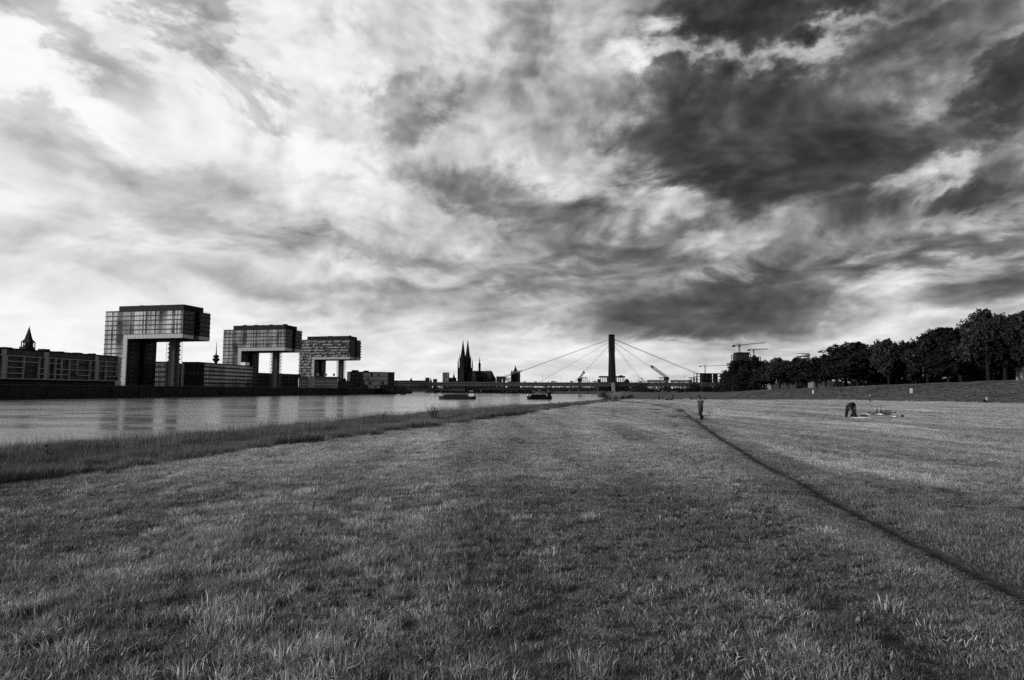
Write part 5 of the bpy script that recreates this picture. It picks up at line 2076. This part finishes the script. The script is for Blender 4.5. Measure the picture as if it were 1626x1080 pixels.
def blades(name, m, seed, n, size, h0, h1, w, clump=0, lean=0.5, spread=.35):
    """a patch of n grass blades on a size x size square (bent, tapering, 3 triangles each)"""
    r_ = np.random.default_rng(seed)
    if clump:
        cc = r_.uniform(-size / 2, size / 2, (clump, 2))
        wi = r_.integers(0, clump, n)
        b = cc[wi] + r_.normal(0, size * spread / math.sqrt(clump), (n, 2))
        out = b - cc[wi]
        ph = np.arctan2(out[:, 1], out[:, 0]) + r_.normal(0, .8, n)
        hs = r_.uniform(.65, 1.15, clump)[wi]
    else:
        b = r_.uniform(-size / 2, size / 2, (n, 2))
        ph = r_.uniform(0, 2 * math.pi, n)
        hs = np.ones(n)
    h = r_.uniform(h0, h1, n) * hs
    ln = np.abs(r_.normal(0, lean, n)) * h
    d = np.stack([np.cos(ph), np.sin(ph)], -1)
    fa = r_.uniform(0, 2 * math.pi, n)
    s = np.stack([np.cos(fa), np.sin(fa)], -1) * (w * r_.uniform(.6, 1.3, n))[:, None] / 2
    v = np.zeros((n, 5, 3), np.float32)
    mid = b + d * (ln * .28)[:, None]
    tip = b + d * ln[:, None]
    v[:, 0, :2] = b - s
    v[:, 1, :2] = b + s
    v[:, 2, :2] = mid + s * .85
    v[:, 3, :2] = mid - s * .85
    v[:, 4, :2] = tip
    v[:, 0, 2] = v[:, 1, 2] = -.02
    v[:, 2, 2] = v[:, 3, 2] = h * .58
    v[:, 4, 2] = h * np.clip(1 - .18 * (ln / h) ** 2, .5, 1)
    idx = np.arange(n)[:, None] * 5
    lq = (idx + np.array([[0, 1, 2, 3]]))
    lt = (idx + np.array([[3, 2, 4]]))
    loops = np.concatenate([np.concatenate([lq, lt], 1).ravel()])
    starts = np.stack([np.arange(n) * 7, np.arange(n) * 7 + 4], -1).ravel()
    me = bpy.data.meshes.new(name)
    me.vertices.add(n * 5)
    me.vertices.foreach_set('co', v.ravel())
    me.loops.add(len(loops))
    me.loops.foreach_set('vertex_index', loops.astype(np.int32))
    me.polygons.add(2 * n)
    me.polygons.foreach_set('loop_start', starts.astype(np.int32))
    me.update(calc_edges=True)
    me.materials.append(MATS[m])
    return bpy.data.objects.new(name, me)


def scatter(name, label, src, pos, rot, scl):
    """one stuff object: instances of the patch meshes on given points"""
    me = bpy.data.meshes.new(name)
    me.vertices.add(len(pos))
    me.vertices.foreach_set('co', pos.astype(np.float32).ravel())
    a = me.attributes.new('rot', 'FLOAT_VECTOR', 'POINT')
    a.data.foreach_set('vector', rot.astype(np.float32).ravel())
    a = me.attributes.new('scl', 'FLOAT_VECTOR', 'POINT')
    a.data.foreach_set('vector', scl.astype(np.float32).ravel())
    o = bpy.data.objects.new(name, me)
    col.objects.link(o)
    g = bpy.data.node_groups.new(name, 'GeometryNodeTree')
    g.interface.new_socket('Geometry', in_out='INPUT', socket_type='NodeSocketGeometry')
    g.interface.new_socket('Geometry', in_out='OUTPUT', socket_type='NodeSocketGeometry')
    gi = g.nodes.new('NodeGroupInput')
    go = g.nodes.new('NodeGroupOutput')
    inst = g.nodes.new('GeometryNodeInstanceOnPoints')
    oi = g.nodes.new('GeometryNodeObjectInfo')
    oi.inputs['Object'].default_value = src
    oi.inputs['As Instance'].default_value = True
    for nm, sock in (('rot', 'Rotation'), ('scl', 'Scale')):
        na = g.nodes.new('GeometryNodeInputNamedAttribute')
        na.data_type = 'FLOAT_VECTOR'
        na.inputs['Name'].default_value = nm
        g.links.new(na.outputs['Attribute'], inst.inputs[sock])
    g.links.new(gi.outputs[0], inst.inputs['Points'])
    g.links.new(oi.outputs['Geometry'], inst.inputs['Instance'])
    g.links.new(inst.outputs[0], go.inputs[0])
    md = o.modifiers.new('scatter', 'NODES')
    md.node_group = g
    tag(o, label, kind='stuff')
    return o


def wedge(n_per_m2, y0, y1, margin=2.5, seed=0):
    """jittered grid of points over the ground the camera could see between two distances"""
    r_ = np.random.default_rng(seed)
    st = 1.0 / math.sqrt(n_per_m2)
    yy, xx = np.meshgrid(np.arange(y0, y1, st), np.arange(-.90 * y1 - margin, .90 * y1 + margin, st), indexing='ij')
    xx, yy = xx.ravel(), yy.ravel()
    n = len(xx)
    xx = xx + r_.uniform(-.5, .5, n) * st
    yy = yy + r_.uniform(-.5, .5, n) * st
    m = np.abs(xx) < .90 * yy + margin
    return xx[m], yy[m], r_


def place(name, label, srcs, xx, yy, r_, hs, xy=None, wid=None, sink=0.0):
    zz = height(xx, yy) - sink
    n = len(xx)
    pick = r_.integers(0, len(srcs), n)
    rz = r_.uniform(0, 6.283, n)
    # follow the slope
    e = .25
    gx = (height(xx + e, yy) - height(xx - e, yy)) / (2 * e)
    gy = (height(xx, yy + e) - height(xx, yy - e)) / (2 * e)
    gx, gy = np.clip(gx, -.5, .5), np.clip(gy, -.5, .5)
    rx_, ry_ = np.arctan(gy), -np.arctan(gx)
    c, s = np.cos(rz), np.sin(rz)
    # rotation order XYZ with z last in local frame: approximate tilt expressed in the turned frame
    tx, ty = rx_ * c + ry_ * s, -rx_ * s + ry_ * c
    w_ = np.ones(n) if wid is None else wid
    for k, sct in enumerate(srcs):
        m = pick == k
        if not m.any():
            continue
        scatter(name, label, sct, np.stack([xx[m], yy[m], zz[m]], -1), np.stack([tx[m] * 0, ty[m] * 0, rz[m]], -1),
                np.stack([w_[m], w_[m], hs[m]], -1))


def patchy(x, y, f, seed):
    r_ = np.random.default_rng(seed)
    s = 0
    for k in range(10):
        a = r_.uniform(0, 6.28)
        q = f * 2 ** r_.uniform(-1, 1.6)
        s = s + np.sin(q * (math.cos(a) * x + math.sin(a) * y) + r_.uniform(0, 6.28) + 1.5 * np.sin(q * .6 * (math.sin(a) * x - math.cos(a) * y)))
    return s / 10 * 1.6


def on_meadow(x, y, lo=0.0, emb=99):
    return (x > I(y, EDGE) + lo) & (x < I(y, TOE) + emb)


def path_dist(x, y):
    return np.abs(x - I(y, RUT)), np.abs(x - I(y, RUT2))


def meadow_height(x, y):
    """relative sward height: tall tufts on the left, shorter on the right, trodden on the path"""
    left = sstep((2.0 - (x - .12 * y)) / 7.0)
    h = .80 + .22 * left + .30 * patchy(x, y, 1.1, 5) * (.5 + left) + .15 * patchy(x, y, 4.0, 6)
    h = h + .16 * np.sin((x - I(y, RUT)) * 1.9 + .8 * np.sin(y * .13)) + .10 * np.sin((x - I(y, RUT)) * .7 + 1.0)
    a, b = path_dist(x, y)
    h = h * (1 - .55 * np.exp(-(b / .35) ** 2))
    h = h * (1 + .25 * np.exp(-((x - I(y, RUT) - .5) / .3) ** 2))
    return np.clip(h, .42, 2.0)


P_near = [blades('near_sward', 'grass_dimmed', 100 + k, 620, .5, .03, .105, .0068, 12, .65, .24) for k in range(4)]
P_tuft = [blades('grass_tuft', 'grass_pale', 120 + k, 130, .30, .07, .165, .0095, 2, .65) for k in range(4)]
P_mid = [blades('mid_sward', 'grass', 140 + k, 520, .6, .05, .11, .0075, 14, .55) for k in range(3)]
P_far = [blades('far_sward', 'grass_far', 160 + k, 620, 1.7, .06, .13, .019, 26, .5) for k in range(3)]
P_tall = [blades('tall_grass', 'grass_tall', 180 + k, 320, .8, .22, .55, .010, 6, .45) for k in range(4)]
P_dyke = [blades('dyke_sward', 'grass_tall', 170 + k, 620, 1.9, .10, .24, .03, 26, .5) for k in range(2)]
P_edge = [blades('path_sward', 'grass_dimmed', 175 + k, 70, .2, .03, .075, .006, 4, .8) for k in range(3)]
P_stalk = [blades('grass_stalks', 'grass_tall', 190 + k, 26, .7, .5, .95, .007, 5, .22) for k in range(3)]

x, y, r_ = wedge(10.0, .6, 15, 4.5, 1)
m = on_meadow(x, y, -.1) & (path_dist(x, y)[0] > .72)
x, y = x[m], y[m]
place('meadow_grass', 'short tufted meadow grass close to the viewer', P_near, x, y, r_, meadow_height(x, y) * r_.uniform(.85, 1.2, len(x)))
x, y, r_ = wedge(13.0, .6, 17, 4.5, 2)
left = sstep((1.2 - (x - .06 * y)) / 4.5)
keep = r_.uniform(0, 1, len(x)) < np.clip(.008 + .75 * left * (.45 + 1.4 * patchy(x, y, 1.6, 5)), 0.006, .95)
m = on_meadow(x, y, -.1) & keep & (path_dist(x, y)[0] > .6) & (y > 3.3)
x, y = x[m], y[m]
place('grass_tufts', 'taller pale grass tufts among the near sward', P_tuft, x, y, r_, np.clip(.8 + .4 * patchy(x, y, 1.6, 5), .5, 1.35) * r_.uniform(.8, 1.25, len(x)))
x, y, r_ = wedge(5.5, 14, 52, 5.0, 3)
m = on_meadow(x, y, -.2) & (path_dist(x, y)[0] > .80)
x, y = x[m], y[m]
place('meadow_grass', 'meadow grass in the middle distance', P_mid, x, y, r_, meadow_height(x, y) * r_.uniform(.85, 1.2, len(x)))
x, y, r_ = wedge(.62, 50, 215, 6.0, 4)
m = on_meadow(x, y, .5, 2) & (path_dist(x, y)[0] > 1.0)
x, y = x[m], y[m]
place('meadow_grass', 'far meadow grass up to the dyke', P_far, x, y, r_, np.clip(.75 + .35 * patchy(x, y, .25, 9), .3, 1.4))

x, y, r_ = wedge(.5, 110, 330, 6.0, 8)
m = (x > I(y, TOE) + 1.5) & (x < I(y, TOE) + 20)
x, y = x[m], y[m]
place('dyke_grass', 'darker, taller grass on the dyke slope', P_dyke, x, y, r_, np.clip(.9 + .4 * patchy(x, y, .25, 19), .4, 1.6))

# trodden short grass in and beside the path
r_ = np.random.default_rng(61)
n = 13000
yy = 2.5 + 62 * r_.uniform(0, 1, n) ** 1.5
off = r_.uniform(.20, 1.0, n) * np.where(r_.uniform(0, 1, n) < .5, -1, 1)
xx = I(yy, RUT) + off
wob = .13 * patchy(xx * 0, yy, 1.3, 71) + .06 * patchy(xx * 0, yy, 4.0, 72)
hp = .14 + 1.0 * sstep((np.abs(off + .03) - .27 - wob) / .45) + .5 * sstep((off - .15) / .3)
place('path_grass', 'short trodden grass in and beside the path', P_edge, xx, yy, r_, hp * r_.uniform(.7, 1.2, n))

# rough strip along the bank
r_ = np.random.default_rng(31)
n = 9500
yy = np.concatenate([r_.uniform(3, 60, int(n * .72)), r_.uniform(60, 230, n - int(n * .72))])
e, c = I(yy, EDGE), I(yy, CREST)
u = r_.uniform(-.25, 1.0, n)
xx = c + (e + .7 * patchy(e * 3, yy, 1.0, 77) - c) * u
hh_ = .46 + .5 * np.exp(-((u - .95) / .12) ** 2) + .35 * np.exp(-((u - .1) / .3) ** 2) + .6 * patchy(xx, yy, 1.0, 12)
place('bank_grass', 'tall rough grass along the river bank', P_tall, xx, yy, r_, np.clip(hh_, .2, 1.9))
n = 2600
yy = r_.uniform(8, 90, n)
e, c = I(yy, EDGE), I(yy, CREST)
u = r_.uniform(-.2, .5, n)
xx = c + (e - c) * u
keep = r_.uniform(0, 1, n) < .5 + .5 * patchy(xx, yy, .5, 14)
xx, yy = xx[keep], yy[keep]
place('bank_stalks', 'thin seeding stalks above the bank grass', P_stalk, xx, yy, r_, r_.uniform(.7, 1.15, len(xx)))

# dry straw and broad leaves lying in the sward
P_straw = [blades('straw_litter', 'straw', 200 + k, 26, .30, .012, .05, .0042, 2, 3.2) for k in range(3)]
sx, sy = [], []
r_ = np.random.default_rng(41)
for (px, py, k, sp) in ((1100, 822, 9, .35), (1075, 775, 5, .35), (1190, 1050, 8, .22), (1185, 955, 5, .25), (1300, 985, 3, .2), (1090, 800, 4, .5), (1030, 945, 3, .15), (640, 1045, 3, .15), (420, 1060, 3, .1), (1480, 1010, 3, .2), (1240, 760, 4, .6)):
    g = ground_pt(px, py)
    sx += list(g.x + r_.normal(0, sp * 1.2, k))
    sy += list(g.y + r_.normal(0, sp, k))
sx, sy = np.array(sx), np.array(sy)
zz0 = height(sx, sy)
place('straw_litter', 'dry pale straw lying in the grass', P_straw, sx, sy, r_, r_.uniform(.8, 1.3, len(sx)), sink=-.05)
leaf_mat('broad_leaf', 0.15, 0.2, 0.3, 0.2)
lx_, ly_, _r = wedge(2.2, 1.8, 9, .5, 44)
m = (lx_ > .3) & on_meadow(lx_, ly_)
lx_, ly_ = lx_[m], ly_[m]
nn = len(lx_)
cen = np.stack([lx_, ly_, height(lx_, ly_) + _r.uniform(.03, .07, nn)], -1)
th_ = _r.uniform(0, 6.28, nn)
ax_ = np.stack([np.cos(th_), np.sin(th_), _r.uniform(.1, 1.1, nn)], -1) * _r.uniform(.02, .045, (nn, 1))
bx2 = np.stack([-np.sin(th_), np.cos(th_), _r.uniform(-.2, .2, nn)], -1) * _r.uniform(.008, .016, (nn, 1))
lv = obj_from('broad_leaves', quads_mesh('broad_leaves', cen, ax_, bx2), 'broad_leaf')
tag(lv, 'scattered broad weed leaves in the short grass', kind='stuff')

# tall weed standing on the bank
mat('weed_stem', 0.02, 0.8)
def tall_weed(label, px, d, h, seed, n=9, wid=1.0):
    r_ = random.Random(seed)
    x_ = X(px, d)
    t = thing('tall_weed', label, 'plant', (x_, d, float(height(x_, d)) - .05))
    for k in range(n):
        a = r_.uniform(0, 6.28)
        sp_ = r_.uniform(.05, .32) * wid
        hh = h * r_.uniform(.65, 1.05)
        mb = MB()
        p0 = Vector((math.cos(a) * .08, math.sin(a) * .08, 0))
        p1 = p0 + Vector((math.cos(a) * sp_ * .5, math.sin(a) * sp_ * .5, hh * .55))
        p2 = p0 + Vector((math.cos(a) * sp_ * 1.4, math.sin(a) * sp_ * 1.4, hh))
        mb.bar(p0, p1, .016, .016, 5, .012)
        mb.bar(p1, p2, .012, .012, 5, .006)
        st = mb.build('stem', 'weed_stem', t)
        cen, A_, B_ = [], [], []
        rr = np.random.default_rng(seed * 31 + k)
        for q in np.linspace(.25, 1.0, 16):
            pp = p0.lerp(p1, q / .55) if q < .55 else p1.lerp(p2, (q - .55) / .45)
            th = rr.uniform(0, 6.28)
            l_ = rr.uniform(.07, .15)
            cen.append((pp.x + math.cos(th) * l_ * .8, pp.y + math.sin(th) * l_ * .8, pp.z + .02))
            A_.append((math.cos(th) * l_, math.sin(th) * l_, rr.uniform(-.02, .06)))
            B_.append((-math.sin(th) * l_ * .28, math.cos(th) * l_ * .28, 0))
        obj_from('leaves', quads_mesh('leaves', np.array(cen), np.array(A_), np.array(B_)), 'leaves', st)['kind'] = 'stuff'
    return t
tall_weed('tall leafy weed standing above the bank grass against the river', 688, 50, 1.35, 3, 26, 1.5)
tall_weed('shorter weed clump on the bank left of the tall one', 600, 44, .9, 5, 14, 2.0)
tall_weed('dark weed clump at the bank crest far left', 88, 21, .62, 6, 7, 1.3)
plant('bank_bush', 'low rounded bush on the bank near the anglers', 'bush', BUSH[0], (X(907, 205), 205, float(height(X(907, 205), 205)) - .2), 1.7, 1.1, 0)
